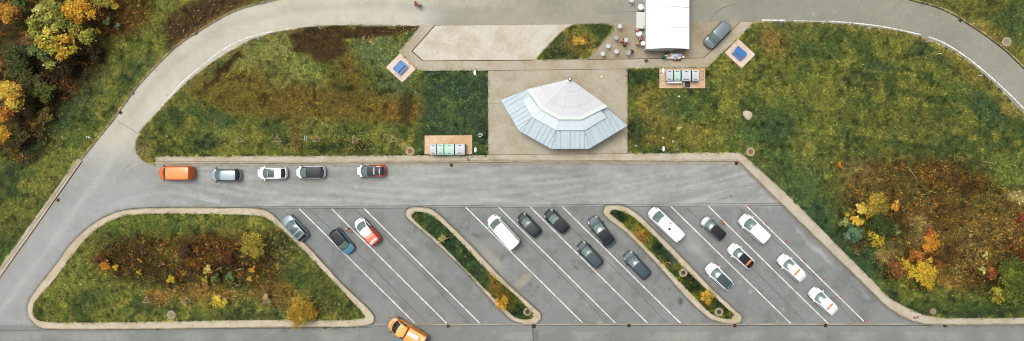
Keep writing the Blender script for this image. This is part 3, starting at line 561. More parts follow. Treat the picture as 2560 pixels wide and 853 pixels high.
# paving, kerbs, gutters
slab('walk_north', walkN, -0.02, 0.12, M['walk_diag']); slab('paved_bay', bay, -0.02, 0.05, M['bay']); slab('paved_court', court, -0.02, 0.05, M['court'])
slab('plaza', plaza, -0.02, 0.116, M['plaza']); slab('walk_south', walkS + walkS_in[::-1], -0.02, 0.12, M['walk'])
slab('walk_east', east_out + east_in, -0.02, 0.121, M['walk']); slab('walk_west', west_walk, -0.02, 0.12, M['walk'])
for nm, o_ in (('traffic_island', C_out), ('median', D_out), ('median', E_out), ('planted_island', F_out)):
    slab(nm, o_, -0.02, 0.12, M['island_paving'])
    sg = 1 if area(o_) > 0 else -1
    strip('kerb', o_, 2.6, 0.126, M['kerb'], True, sg * 1.3, 0.14)
    if nm != 'planted_island': strip('gutter', o_, 1.6, 0.004, M['joint'], True, -sg * 1.2)  # dark strip paints the shadow joint at the foot of the kerb
strip('kerb', nw_kerb, 3.6, 0.14, M['kerb'], False, 0, 0.16); strip('gutter', nw_kerb, 2.4, 0.006, M['moss'], False, -3.0)
strip('kerb', ne_kerb, 3.4, 0.14, M['kerb'], False, 0, 0.16); strip('gutter', ne_kerb, 2.2, 0.006, M['moss'], False, 2.9)
strip('kerb', lawnA_curve, 2.6, 0.13, M['kerb'], False, 0, 0.15)
strip('kerb', [(1085, 64), (1260, 62.3), (1430, 60.4)], 1.6, 0.06, M['kerb'], False, 0, 0.07)
strip('kerb', [(1530, 58.7), (1700, 56.8), (1851, 55)], 1.6, 0.06, M['kerb'], False, 0, 0.07)
strip('kerb', walkS_in, 2.8, 0.128, M['kerb'], False, -1.4, 0.14); strip('gutter', [(388, 413), (1219, 409), (1570, 407.5), (1836, 407)], 4.2, 0.008, M['gutter'])
strip('kerb', east_in, 2.6, 0.128, M['kerb'], False, -1.3, 0.14)
strip('gutter', [(937, 811.5), (1500, 811), (2270, 810.5)], 3.6, 0.008, M['gutter']); strip('gutter', [(937, 815.3), (1500, 814.6), (2330, 814)], 1.2, 0.006, M['moss'])
strip('gutter', [(-100, 832), (0, 695), (207, 403)], 1.6, 0.008, M['moss']); 
strip('gutter', [(-30, 745), (30, 658), (150, 492)], 2.0, 0.01, M['gutter'])
# moss and joints between paved fields
J = MB()
for a, b_, wd in (((1087.3, 63.7), (1029.9, 128), 1.6), ((1029.9, 128), (1057.4, 152.8), 2.2), ((1057.4, 152.8), (1334, 150.8), 1.8), ((1468, 149.4), (1759.6, 145.4), 1.4), ((1759.6, 145.4), (1851, 54.9), 1.4), ((1218, 177), (1569.5, 172.6), 1.0), ((1219, 387), (1569.5, 384), .9), ((1219, 177), (1219.5, 387), 1.2), ((1569.5, 172.6), (1569.5, 384), 1.2), ((1219, 260), (1252, 260), .8), ((1388, 400), (1219, 399), .5), ((388, 404), (1219, 402), .7), ((1219, 402), (1846, 399.5), .7)):
    ribbon(J, [a, b_], wd, 0.1255)
tag(J.build('paving_joint', M['moss']), kind='structure')
J = MB()
ribbon(J, [(630, 517.2), (1955, 508.6)], 1.1, 0.005); ribbon(J, [(640, 522.8), (1960, 514.2)], 1.3, 0.005); ribbon(J, [(0, 826), (122, 825.5)], 1.3, 0.005)
ribbon(J, [(292, 301), (345, 334)], 1.0, 0.005); ribbon(J, [(560, 823), (930, 818.5)], 1.2, 0.005)
ribbon(J, [(1332, 816), (1334, 870)], 3.0, 0.005)
tag(J.build('asphalt_joint', M['joint']), kind='structure')
for a, b_ in (((773.6, 523.8), (1066, 808.6)), ((884.5, 521), (1171.8, 808)), ((1222, 519), (1517, 808)), ((1368, 517), (1668, 808)), ((1711, 516), (2015.8, 808.6)), ((1843.5, 515), (2140, 808)), ((706, 540), (722, 556))):
    mid = [((a[0] + b_[0]) / 2 + 6, (a[1] + b_[1]) / 2 - 3)]
    strip('asphalt_seam', smooth([a] + mid + [b_], step=20), 1.1, 0.005, M['seam'])
for (a, b_) in (((748, 522), (1037, 808)), ((829, 522), (1117, 809)), ((910, 521), (1200, 809)), ((1165, 519), (1456.4, 807)), ((1247.5, 518.7), (1538.6, 808)), ((1326, 518), (1618.7, 808)), ((1407, 517.8), (1701.9, 808.6)), ((1676.7, 516), (1976.5, 808.6)), ((1770.4, 515), (2069.7, 808.6)), ((1865.7, 515), (2160, 804))):
    n = 8; pts = [(a[0] + (b_[0] - a[0]) * i / n, a[1] + (b_[1] - a[1]) * i / n) for i in range(n + 1)]
    strip('parking_line', pts, 2.9, 0.009, M['line'])
strip('edge_line', smooth([(364, 315), (403, 267), (453.6, 208), (504, 165), (554, 126), (605, 99), (645, 87), (700, 76), (760, 67)]), 3.0, 0.009, M['line'])
strip('edge_line', smooth([(1905, 50.5), (1963, 51)]), 3.4, 0.009, M['line']); strip('edge_line', smooth([(1985, 52), (2062, 53.5)]), 1.8, 0.009, M['line'])
strip('edge_line', smooth([(2073, 53.5), (2120, 56.5), (2160, 60.5), (2220, 69), (2290, 84), (2302, 87)]), 3.0, 0.009, M['line'])
strip('edge_line', smooth([(2322, 92.5), (2355, 105), (2393, 127), (2440, 161), (2500, 213), (2565, 277), (2640, 366)]), 3.2, 0.009, M['line'])
for cp, wd_ in (([(308, 423), (317, 419), (322, 412), (331, 408), (334, 399)], .8), ([(1776, 52), (1786, 36), (1803, 22), (1826, 13), (1842, 10)], 1.2), ([(1620, 28), (1560, 30), (1500, 34)], .6), ([(742, 560), (760, 581), (771, 590)], .8), ([(1040, 430), (1080, 436), (1105, 433)], .6)): strip('asphalt_crack', smooth(cp, step=4), wd_, 0.006, M['joint'])
strip('gutter', [(640, 90), (690, 79), (745, 69)], 1.2, 0.007, M['gutter'])
# pads
pads = {'a': [(1001.6, 132.6), (965.5, 168.7), (1006, 206.7), (1040, 173)], 'b': [(1844.8, 97.4), (1811.3, 132.2), (1853.2, 171), (1887.4, 136.7)]}
slab('picnic_pad', pads['a'], 0, 0.17, M['pad']); slab('picnic_pad', pads['b'], 0, 0.17, M['pad'])
slab('container_pad', [(1062.5, 339), (1181, 338), (1181, 385.5), (1062, 386)], 0, 0.24, M['pad_tan'])
slab('container_pad', [(1648, 172), (1762, 171.5), (1762, 221), (1648, 221)], 0, 0.24, M['pad_tan'])
# coloured bay studs
J = MB()
for k in range(6):
    x0 = 1082 + k * 62 + (k > 2) * 14
    for i in range(0, 17): 
        t = i / 17; px = x0 + 70 - t * 74; py = 70 + t * 76
        if px < 1400 - (py - 60) * .7 and px > 1040 and (i * 7 + k * 3) % 5: ribbon(J, [(px, py), (px - 2, py + 2)], 1.6, 0.055)
tag(J.build('bay_marking', mat('bay_stone', K(206, 180, 140), 0.9, var=.15)), kind='structure')

# ------------------------------------------------------------------ grass, brush and fallen leaves
def tri_cloud(name, base, tips, wid, rgb, m, parent=None):
    """many slim blades: base (n,3), tips (n,3), wid (n), rgb (n,3) linear"""
    n = len(base); dv = tips - base; a = rng.uniform(0, 2 * math.pi, n)
    side = np.stack([np.cos(a), np.sin(a), np.zeros(n)], 1)
    side = np.stack([-dv[:, 1], dv[:, 0], np.zeros(n)], 1) + side * 0.02
    side /= np.maximum(1e-6, np.linalg.norm(side, axis=1))[:, None]
    V = np.empty((n, 3, 3)); V[:, 0] = base - side * wid[:, None] / 2; V[:, 1] = base + side * wid[:, None] / 2; V[:, 2] = tips
    me = D.meshes.new(name); me.vertices.add(3 * n); me.vertices.foreach_set('co', V.reshape(-1).astype(np.float32))
    me.loops.add(3 * n); me.loops.foreach_set('vertex_index', np.arange(3 * n, dtype=np.int32))
    me.polygons.add(n); me.polygons.foreach_set('loop_start', np.arange(0, 3 * n, 3, dtype=np.int32)); me.polygons.foreach_set('loop_total', np.full(n, 3, np.int32))
    me.materials.append(m); set_tone(me, np.repeat(rgb, 3, 0)); me.update(); me.validate()
    o = D.objects.new(name, me); COL.objects.link(o)
    if parent is not None: o.parent = parent
    return o
def quad_cloud(name, c, nrm, size, rgb, m, parent=None, aspect=1.4):
    n = len(c); r = rng.normal(size=(n, 3)); u = np.cross(nrm, r); u /= np.maximum(1e-6, np.linalg.norm(u, axis=1))[:, None]; v = np.cross(nrm, u)
    v /= np.maximum(1e-6, np.linalg.norm(v, axis=1))[:, None]
    s = size[:, None] / 2; V = np.empty((n, 4, 3))
    V[:, 0] = c - u * s * aspect; V[:, 1] = c + v * s * .8; V[:, 2] = c + u * s * aspect; V[:, 3] = c - v * s * .8
    me = D.meshes.new(name); me.vertices.add(4 * n); me.vertices.foreach_set('co', V.reshape(-1).astype(np.float32))
    me.loops.add(4 * n); me.loops.foreach_set('vertex_index', np.arange(4 * n, dtype=np.int32))
    me.polygons.add(n); me.polygons.foreach_set('loop_start', np.arange(0, 4 * n, 4, dtype=np.int32)); me.polygons.foreach_set('loop_total', np.full(n, 4, np.int32))
    me.materials.append(m); set_tone(me, np.repeat(rgb, 4, 0)); me.update(); me.validate()
    o = D.objects.new(name, me); COL.objects.link(o)
    if parent is not None: o.parent = parent
    return o
def scatter(n, x0, x1, y0, y1):
    return rng.uniform(x0, x1, n), rng.uniform(y0, y1, n)
TW = 2720 + 80
dens = 0.105                                   # blades per square plan unit
gx, gy = scatter(int(TW * 980 * dens), -80, 2720, -80, 900)
gz = np.full(gx.shape, -1.0)
for pl, z in lawns:
    a = np.array(pl); bb = (gx > a[:, 0].min()) & (gx < a[:, 0].max()) & (gy > a[:, 1].min()) & (gy < a[:, 1].max())
    idx = np.where(bb)[0]; k = idx[inside(gx[idx], gy[idx], pl)]; gz[k] = z
hide = np.zeros(gx.shape, bool)
for pl in (pads['a'], pads['b'], [(1062, 338), (1182, 337), (1182, 387), (1062, 387)], [(1647, 171), (1763, 170), (1763, 222), (1647, 222)]): hide |= inside(gx, gy, pl)
soilm = np.zeros(gx.shape)
for b_ in GB:
    if b_[5] == SOILD: soilm = np.maximum(soilm, blob(gx, gy, *b_[:5], .2, seed=0))
keep = (gz > 0) & ~hide & (rng.random(gx.shape) > soilm * .85); gx, gy, gz = gx[keep], gy[keep], gz[keep]
# ragged fringe where the turf creeps over the paving edges
fx, fy, fz = [], [], []
for pl, z in lawns:
    q_ = np.array(list(pl) + [pl[0]]); L_ = np.hypot(*(q_[1:] - q_[:-1]).T); sg = 1 if area(pl) > 0 else -1
    for i in range(len(L_)):
        if L_[i] < .5 or not (-60 < q_[i][0] < 2640 and -60 < q_[i][1] < 880): continue
        k_ = int(min(L_[i], 1500) * 2.6); t = rng.random(k_); p_ = q_[i] + (q_[i + 1] - q_[i]) * t[:, None]; nv = np.array([(q_[i + 1] - q_[i])[1], -(q_[i + 1] - q_[i])[0]]) / L_[i] * sg
        o_ = (rng.exponential(.9, k_) * (fbm(p_[:, 0], p_[:, 1], 14, 90) ** 2 * 5)) - .8; fx.append(p_[:, 0] + nv[0] * o_); fy.append(p_[:, 1] + nv[1] * o_); fz.append(np.full(k_, z))
gx, gy, gz = np.concatenate([gx] + fx), np.concatenate([gy] + fy), np.concatenate([gz] + fz)
bm_ = brush(gx, gy); n = len(gx)
rgb = grass_rgb(gx, gy); tuft = fbm(gx, gy, 9, 60)
jit = rng.normal(1, .2, n)[:, None] * (1 + .04 * rng.normal(size=(n, 3))) * 1.0
cl_ = np.clip(np.exp((fbm(gx, gy, 6, 70, 3) - .5) * 2.4) * np.exp((fbm(gx, gy, 17, 74, 3) - .5) * 1.4), .3, 1.45)
rgb = np.clip(rgb * jit * (cl_ * (.80 + .5 * tuft))[:, None], 8, 240)
hgt = (0.03 + .13 * tuft * rng.random(n)) * (1 + 1.2 * bm_) + bm_ * rng.random(n) * np.clip(fbm(gx, gy, 26, 61) - .32, 0, 1) * 2.6
X = (gx - 1280) / S; Y = (426.5 - gy) / S
ang = rng.uniform(0, 2 * math.pi, n); ang = np.where(bm_ > .4, (fbm(gx, gy, 30, 62) - .5) * 14 + rng.normal(0, .5, n), ang)
ln = rng.uniform(.08, .22, n) * (1 + 1.1 * bm_)
base = np.stack([X, Y, gz + hgt * .35], 1); tips = np.stack([X + np.cos(ang) * ln, Y + np.sin(ang) * ln, gz + hgt + .05], 1)
lg = lin_np(rgb) * 1.25
sel = bm_ < .35
tag(tri_cloud('grass', base[sel], tips[sel], rng.uniform(.04, .09, sel.sum()), lg[sel], M['blade']), 'mottled autumn grass covering the lawns and the road slopes', 'grass', kind='stuff')
sel = ~sel
tag(tri_cloud('undergrowth', base[sel], tips[sel], rng.uniform(.05, .11, sel.sum()), lg[sel], M['blade']), 'tangled brown brambles and dry grass around the shrubs', 'undergrowth', kind='stuff')

# leafy bramble mats in the same places
ux, uy = scatter(26000, -60, 2680, -60, 860); um = brush(ux, uy); ins_u = np.zeros(len(ux), bool)
for pl, z in lawns: ins_u |= inside(ux, uy, pl) & (polydist(ux, uy, list(pl)) > 12)
k_ = (um > .5) & ins_u & (fbm(ux, uy, 30, 81) > .36); ux, uy = ux[k_], uy[k_]
uc, un, us, ug = [], [], [], []
for px, py in zip(ux, uy):
    kk = int(rng.integers(10, 26)); r = rng.uniform(.2, .7); d_ = rng.normal(0, 1, (kk, 3)); d_[:, 2] = np.abs(d_[:, 2]); hh = rng.uniform(.15, .85)
    uc.append(np.array([(px - 1280) / S, (426.5 - py) / S, .15]) + d_ * np.array([r, r, hh]) * .6); un.append(rng.normal(0, .5, (kk, 3)) + np.array([0, 0, 1.])); us.append(rng.uniform(.08, .2, kk))
    ug.append(np.repeat([rng.uniform(.7, 1.3)], kk)[:, None] * rng.normal(1, .2, kk)[:, None])
pal = np.array([[168, 104, 36], [196, 140, 44], [176, 152, 100], [44, 42, 22], [120, 70, 34], [104, 112, 50], [0, 0, 0.]]); pk = rng.choice(7, len(ux), p=[.14, .10, .12, .15, .12, .09, .28])
pk = np.where((ux < 330) & (pk == 2), 3, pk); gb = grass_rgb(ux, uy); gb = np.where((pk < 6)[:, None], gb * .3 + pal[pk] * .7, gb)
base_rgb = np.repeat(gb, [len(a) for a in uc], axis=0)
tag(quad_cloud('bramble_leaves', np.concatenate(uc), np.concatenate(un), np.concatenate(us), lin_np(np.clip(base_rgb * np.concatenate(ug) * np.array([1.08, 1.04, .92]), 8, 230)), M['leaf']), 'low leafy bramble mats among the shrubs and under the trees', 'undergrowth', kind='stuff')

# fallen leaves: (cx, cy, rx, ry, rot, count, colours)
YEL = [(236, 176, 70), (214, 142, 52), (240, 206, 140)]; PAL = [(228, 200, 150), (206, 170, 120), (230, 180, 80)]; BRN = [(176, 118, 62), (206, 150, 96), (150, 96, 50)]
LV = [(1447, 108, 46, 34, 0, 190, YEL), (1928, 108, 52, 40, 0, 210, BRN), (1925, 102, 20, 20, 0, 120, BRN), (700, 625, 48, 60, -20, 330, PAL), (600, 740, 190, 48, 0, 420, YEL), (770, 770, 90, 30, 0, 300, PAL), (510, 735, 100, 26, 0, 240, YEL), (395, 745, 30, 20, 0, 90, YEL),
 (1600, 585, 30, 26, 45, 110, YEL), (1765, 745, 30, 22, 45, 60, YEL), (1245, 765, 40, 22, 45, 60, YEL), (490, 60, 110, 44, -25, 200, PAL), (930, 100, 26, 14, 0, 90, YEL), (640, 155, 24, 18, 0, 50, BRN), (900, 355, 60, 24, 0, 110, YEL), (800, 350, 160, 34, 0, 90, PAL), (605, 345, 30, 24, 0, 70, BRN),
 (1680, 380, 120, 20, 0, 30, PAL), (1060, 190, 90, 60, 0, 40, YEL), (300, 60, 90, 60, 0, 120, YEL), (160, 280, 150, 90, -40, 90, YEL), (2220, 560, 130, 80, 30, 200, YEL), (2320, 690, 110, 40, 0, 140, YEL), (1400, 110, 60, 40, -40, 60, PAL), (820, 820, 110, 14, 0, 60, PAL), (1000, 78, 60, 10, 0, 60, PAL), (1500, 120, 60, 40, 0, 26, PAL), (1150, 620, 100, 14, 44, 30, YEL), (1660, 650, 120, 12, 45, 60, PAL)]
cs = []; cc = []; 
for cx, cy, rx, ry, rot, cnt, cols in LV:
    cnt = int(cnt * .72)
    r = np.sqrt(rng.random(cnt)) ** 1.3; a = rng.uniform(0, 6.283, cnt); u = r * np.cos(a) * rx; v = r * np.sin(a) * ry
    c_, s_ = math.cos(R(rot)), math.sin(R(rot)); px = cx + u * c_ - v * s_; py = cy + u * s_ + v * c_
    cs.append(np.stack([(px - 1280) / S, (426.5 - py) / S, np.full(cnt, .2) + rng.random(cnt) * .05], 1)); cc.append(np.array(cols)[rng.integers(0, len(cols), cnt)] * rng.uniform(.75, 1.05, cnt)[:, None])
cs = np.concatenate(cs); cc = np.concatenate(cc)
# leaves on hard ground lie lower than leaves caught in the grass
px = cs[:, 0] * S + 1280; py = 426.5 - cs[:, 1] * S; hard = np.ones(len(px), bool)
for pl, z in lawns: hard &= ~inside(px, py, pl)
cs[hard, 2] = 0.13; cs[hard & (py > 819), 2] = 0.02
tag(quad_cloud('fallen_leaves', cs, np.array([0, 0, 1.]) + rng.normal(0, .25, (len(cs), 3)), rng.uniform(.07, .17, len(cs)), lin_np(np.clip(cc, 0, 245)), M['leaf']), 'yellow and brown leaves scattered over the grass and kerbs', 'leaves', kind='stuff')

# ------------------------------------------------------------------ trees and shrubs
M['bark'] = mat('bark', K(112, 92, 66), 0.95, var=.3, scale=8)
M['twig'] = mat('dry_twig', K(176, 158, 122), 0.95, var=.2, scale=8)
def crown_cloud(clumps, dens_=70, leaf=.2):
    """clumps: (x, y, z, r, (r,g,b)) in metres; leaves sit in an uneven shell through each clump"""
    C_, N_, Z_, G_ = [], [], [], []
    for (x, y, z, r, c) in clumps:
        k = int(dens_ * r * r * 6) + 10
        dr = rng.normal(size=(k, 3)); dr[:, 2] = np.abs(dr[:, 2]) * .9 - .25 * rng.random(k); dr /= np.linalg.norm(dr, axis=1)[:, None]
        lump = 1 + .28 * np.sin(dr[:, 0] * 5 + x * 3) * np.cos(dr[:, 1] * 6 + y * 2) + .17 * rng.normal(size=k)
        rr = r * (rng.random(k) ** .33) * lump
        p = np.array([x, y, z]) + dr * rr[:, None] * np.array([1, 1, .8])
        depth = rr / (r + 1e-6)
        c = (c[0] * .97, c[1] + .13 * max(0, c[0] - c[1]), c[2] + .05 * c[0]); col = np.array(c, float) * rng.normal(1, .2, k)[:, None] * (1 + .06 * rng.normal(size=(k, 3)))
        C_.append(p); N_.append(dr * .6 + np.array([0, 0, .7]) + rng.normal(0, .45, (k, 3))); Z_.append(rng.uniform(.6, 1.35, k) * leaf); G_.append(np.clip(col, 8, 246))
        k2 = k // 6; a2 = rng.uniform(0, 6.283, k2); r2 = r * rng.uniform(.9, 1.55, k2)
        C_.append(np.stack([x + r2 * np.cos(a2), y + r2 * np.sin(a2), z - r * rng.uniform(.2, .9, k2)], 1)); N_.append(rng.normal(0, .5, (k2, 3)) + np.array([0, 0, 1.])); Z_.append(rng.uniform(.5, 1.0, k2) * leaf); G_.append(np.clip(np.array(c, float) * rng.normal(.85, .2, k2)[:, None], 8, 240))
    return np.concatenate(C_), np.concatenate(N_), np.concatenate(Z_), np.concatenate(G_)
def plant(name, label, cat, base, clumps, trunk_h=0.0, leaf=.2, dens_=70, group=None, parts=('foliage', 'stem'), trunk_r=.05, mul=1.02):
    root = empty(name, base); tag(root, label, cat, group)
    cl = [(x - base[0], y - base[1], z - base[2], r, c) for x, y, z, r, c in clumps]
    c_, n_, z_, g_ = crown_cloud(cl, dens_, leaf)
    quad_cloud(parts[0], c_, n_, z_, lin_np(np.clip(g_ * (mul * (1.1 if parts[0] == 'crown' else 1)), 0, 246) * np.array([1, 1, .9])), M['leaf'], root)
    b = MB(); top = Vector((np.mean([q[0] for q in cl]), np.mean([q[1] for q in cl]), max(.3, trunk_h)))
    b.tube([(0, 0, -.1), tuple(top * .5 + Vector((.05, .03, 0))), tuple(top)], [trunk_r * 1.3, trunk_r, trunk_r * .6], 7)
    for q in cl[:14]:
        st = top * random.uniform(.5, .95); e = Vector(q[:3]); b.tube([tuple(st), tuple((st + e) / 2 + Vector((0, 0, .12))), tuple(e)], [trunk_r * .5, trunk_r * .32, trunk_r * .12], 5)
    b.build(parts[1], M['bark'], root, smooth=True)
    return root
def clumps_at(px, py, rad, h, col, n=7, spread=.75, colj=.12, zj=.3):
    """several leaf clumps round a plan point; rad in plan units, h = height of the crown middle"""
    c0 = P(px, py, h); out = []; rm = rad / S
    for i in range(n):
        a = i * 2.4 + random.random(); r = rm * spread * 1.15 * math.sqrt((i + .3) / n) * random.uniform(.8, 1.15); f = 1 + random.uniform(-colj, colj)
        out.append((c0.x + r * math.cos(a), c0.y + r * math.sin(a), h + (1 - (r / rm) ** 2) * rm * .35 + random.uniform(-zj, zj) * rm * .5, rm * random.uniform(.27, .50), tuple(v * f for v in col)))
    return out

# the tall olive tree on the west slope
cz = 4.026
TR = [(500, 60, 90, (138, 138, 66)), (430, 110, 76, (150, 150, 86)), (345, 230, 74, (124, 130, 62)), (355, 330, 70, (130, 134, 66)), (480, 325, 52, (226, 178, 84)), (480, 185, 70, (140, 146, 72)), (600, 120, 80, (112, 116, 54)), (615, 230, 66, (112, 118, 58)), (690, 250, 38, (142, 152, 104)), (430, 430, 76, (150, 142, 58)), (560, 400, 60, (164, 148, 60)), (520, 480, 70, (160, 150, 56)), (640, 520, 66, (186, 142, 46)), (650, 390, 46, (210, 138, 52)), (725, 395, 42, (222, 148, 62)), (740, 500, 46, (156, 140, 50)), (750, 320, 52, (122, 116, 46)), (860, 370, 74, (134, 140, 62)), (905, 320, 40, (122, 128, 52)), (330, 510, 56, (96, 116, 74)), (430, 560, 48, (78, 98, 64)), (500, 640, 58, (146, 154, 86)), (395, 85, 36, (190, 182, 140)), (600, 580, 34, (186, 132, 44)), (800, 260, 46, (104, 98, 40)), (560, 280, 50, (150, 146, 76)), (730, 330, 34, (168, 166, 88))]
cl = []
for zx, zy, r, c in TR:
    h = 4.6 - 1.6 * math.hypot(zx - 560, zy - 330) / 400 + random.uniform(-.4, .5); v = P(zx / cz, zy / cz, h); cl.append((v.x, v.y, h, r / cz / S * .86, (min(240, c[0] * 1.12), c[1] * 1.05, c[2] * .9)))
b0 = P(152, 96, 0.1)
plant('broadleaf_tree', 'largest tree on the west slope, olive green crown with yellow tips', 'tree', (b0.x, b0.y, .1), cl, 3.2, .24, 62, 'trees on the west slope', ('crown', 'trunk'), .17)
def tree(px, py, rad, h, col, label, group, name='autumn_tree', cat='tree', n=9, th=None, parts=('crown', 'trunk'), leaf=.2, dens_=70, spread=.75):
    k = clumps_at(px, py, rad, h, col, n, spread); b = P(px, py, h); return plant(name, label, cat, (b.x, b.y, .1), k, th or h * .75, leaf, dens_, group, parts, .04 + h * .02)
WS = 'trees on the west slope'
tree(200, 26, 31, 4.2, (222, 138, 36), 'bright orange tree just north east of the big olive tree', WS, n=11)
tree(26, 232, 34, 4.0, (228, 160, 58), 'yellow orange tree at the far west end of the slope', WS, n=11)
tree(22, 30, 24, 2.8, (190, 122, 44), 'small rust orange tree in the north west corner', WS)
tree(16, 282, 22, 2.4, (168, 100, 34), 'dark rust tree just south of the yellow orange tree', WS)
tree(4, 332, 20, 2.2, (204, 140, 40), 'amber bush like tree at the west edge below the rust tree', WS)
tree(45, 5, 26, 2.2, (84, 98, 50), 'dull green tree top between the rust corner tree and the olive tree', WS)
SH = 'shrubs on the west slope'
shr = lambda *a, **k: tree(*a[:6], a[6], name='shrub', cat='shrub', parts=('foliage', 'stem'), **k)
shr(268, 54, 11, 1.2, (124, 146, 92), 'small pale green shrub east of the orange tree', SH, n=5)
shr(293, 68, 8, .9, (116, 136, 100), 'tiny grey green shrub beside the small pale green shrub', SH, n=4)
shr(250, 4, 18, 1.5, (188, 170, 74), 'lime yellow shrub east of the orange tree at the top edge', SH, n=6)
shr(281, 12, 16, 1.4, (176, 140, 46), 'ochre shrub next to the lime yellow shrub at the top edge', SH, n=6)
shr(246, 79, 8, 1.0, (200, 148, 50), 'little golden shrub at the eastern tip of the olive tree crown', SH, n=4)
shr(45, 150, 34, 1.6, (80, 88, 42), 'dark green bush south west of the olive tree', SH, n=9)
shr(112, 228, 26, 1.5, (108, 112, 48), 'mid green bush east of the yellow orange tree', SH, n=8)
shr(80, 200, 28, 1.3, (92, 92, 44), 'dim green bush north of the mid green bush', SH, n=8)
shr(36, 180, 22, 1.3, (104, 100, 46), 'olive bush above the yellow orange tree', SH, n=7)
shr(70, 260, 26, 1.2, (78, 66, 32), 'brown leafed bush between the rust tree and the open grass', SH, n=8)
shr(115, 290, 20, 1.1, (102, 86, 40), 'yellow brown bush at the edge of the teal grass band', SH, n=7)
shr(50, 340, 26, 1.1, (84, 72, 34), 'low brown bush south east of the amber tree', SH, n=8)
shr(230, 120, 26, 1.3, (66, 50, 24), 'dark brown bush in the shade east of the olive tree', SH, n=8)
shr(168, 160, 28, 1.3, (62, 48, 24), 'dark brown bush under the south side of the olive tree', SH, n=8)
SI = 'shrubs on the south west island'
shr(634, 612, 32, 1.4, (164, 140, 52), 'wide mustard yellow shrub near the top of the triangular island', SI, n=12, leaf=.15, dens_=60)
shr(757, 780, 36, 1.5, (196, 148, 46), 'broad golden shrub leaning over the south kerb of the triangular island', SI, n=13, leaf=.16, dens_=60)
shr(548, 755, 16, 1.1, (246, 190, 62), 'round bright yellow shrub near the south edge of the triangular island', SI, n=7)
shr(264, 664, 15, 1.0, (196, 118, 42), 'orange shrub at the west end of the island thicket', SI, n=6)
shr(252, 648, 16, .9, (112, 60, 34), 'dark rust shrub touching the orange shrub at the thicket west end', SI, n=6)
shr(290, 669, 8, .8, (226, 176, 56), 'small yellow shrub east of the orange shrub', SI, n=4)
shr(349, 650, 5.5, .7, (236, 140, 40), 'tiny vivid orange shrub north of the thicket middle', SI, n=3)
shr(348, 681, 7, .7, (190, 148, 60), 'small ochre shrub below the tiny vivid orange one', SI, n=4)
shr(431, 697, 12, .9, (222, 176, 50), 'yellow shrub standing alone in the thicket middle', SI, n=5)
shr(520, 673, 11, .9, (218, 178, 88), 'straw yellow shrub west of the small lime shrub', SI, n=5)
shr(512, 699, 7, .7, (176, 168, 56), 'small lime shrub south of the straw yellow one', SI, n=4)
shr(540, 695, 12, .9, (112, 116, 52), 'olive green shrub beside the small lime shrub', SI, n=5)
shr(576, 692, 12, .8, (98, 124, 80), 'blue green shrub in the middle of the thicket', SI, n=5)
shr(631, 674, 9, .9, (226, 138, 42), 'orange shrub below the wide mustard yellow shrub', SI, n=5)
shr(624, 699, 7, .7, (212, 168, 72), 'small yellow shrub south of the orange one', SI, n=4)
shr(570, 648, 14, .8, (92, 48, 26), 'dark red brown shrub west of the mustard shrub', SI, n=6)
shr(460, 756, 8, .7, (232, 166, 80), 'apricot shrub beside the second timber stake frame', SI, n=4)
shr(665, 745, 8, .7, (208, 158, 96), 'faded apricot shrub beside the easternmost timber stakes', SI, n=4)
shr(515, 712, 10, .7, (186, 122, 64), 'copper coloured low shrub under the small lime shrub', SI, n=4)
shr(462, 628, 16, .8, (84, 58, 34), 'leafless looking brown shrub north of the lone yellow shrub', SI, n=6)
RS = 'shrubs in the east thicket'
shr(2153, 521, 14, 1.4, (250, 192, 84), 'brightest yellow shrub at the west end of the east thicket', RS, n=7)
shr(2142, 552, 14, 1.3, (240, 166, 62), 'golden orange shrub just south of the brightest yellow shrub', RS, n=7)
shr(2190, 516, 30, 1.2, (164, 132, 46), 'olive yellow bush east of the brightest yellow shrub', RS, n=11)
shr(2118, 539, 8, .9, (206, 162, 52), 'small amber shrub west of the golden orange shrub', RS, n=4)
shr(2110, 556, 13, 1.1, (146, 146, 84), 'pale olive shrub nearest the east walk', RS, n=6)
shr(2132, 583, 23, 1.2, (92, 114, 88), 'grey green shrub nearest the east walk, below the pale olive one', RS, n=10)
shr(2196, 562, 32, 1.5, (66, 78, 32), 'round dark green bush in the east thicket', RS, n=13)
shr(2192, 596, 22, 1.0, (190, 156, 46), 'yellow shrub fringing the south side of the round dark green bush', RS, n=9)
shr(2235, 575, 14, .9, (122, 128, 72), 'light green shrub on the east side of the round dark green bush', RS, n=6)
shr(2238, 514, 12, .9, (206, 128, 50), 'rust orange shrub right of the olive yellow bush', RS, n=5)
shr(2326, 607, 22, 1.1, (210, 124, 40), 'orange shrub in the middle of the east thicket', RS, n=9)
shr(2322, 585, 14, .9, (166, 84, 36), 'red brown shrub above the middle orange shrub', RS, n=6)
shr(2265, 662, 16, 1.1, (214, 160, 44), 'yellow shrub at the south west corner of the east thicket', RS, n=7)
shr(2306, 688, 30, 1.3, (210, 158, 44), 'large golden shrub on the south edge of the east thicket', RS, n=12)
shr(2240, 674, 22, 1.0, (134, 80, 42), 'copper brown shrub at the south west corner of the east thicket', RS, n=9)
shr(2290, 640, 20, .9, (168, 92, 36), 'burnt orange shrub above the large golden shrub', RS, n=8)
shr(2325, 650, 7, .8, (236, 166, 54), 'small orange yellow shrub right above the large golden shrub', RS, n=4)
shr(2540, 700, 46, 1.5, (104, 112, 40), 'large green bush at the east end of the thicket', RS, n=16)
shr(2495, 735, 22, 1.0, (164, 146, 48), 'yellow green shrub at the foot of the large green bush', RS, n=8)
shr(2478, 682, 18, .9, (142, 76, 36), 'rust shrub left of the large green bush', RS, n=7)
shr(2497, 681, 7, .8, (230, 158, 56), 'little orange shrub between the rust shrub and the large green bush', RS, n=4)
shr(2457, 676, 9, .8, (208, 194, 120), 'cream flowering shrub left of the rust shrub', RS, n=4)
shr(2462, 639, 10, .8, (202, 182, 98), 'pale yellow shrub north of the cream shrub', RS, n=4)
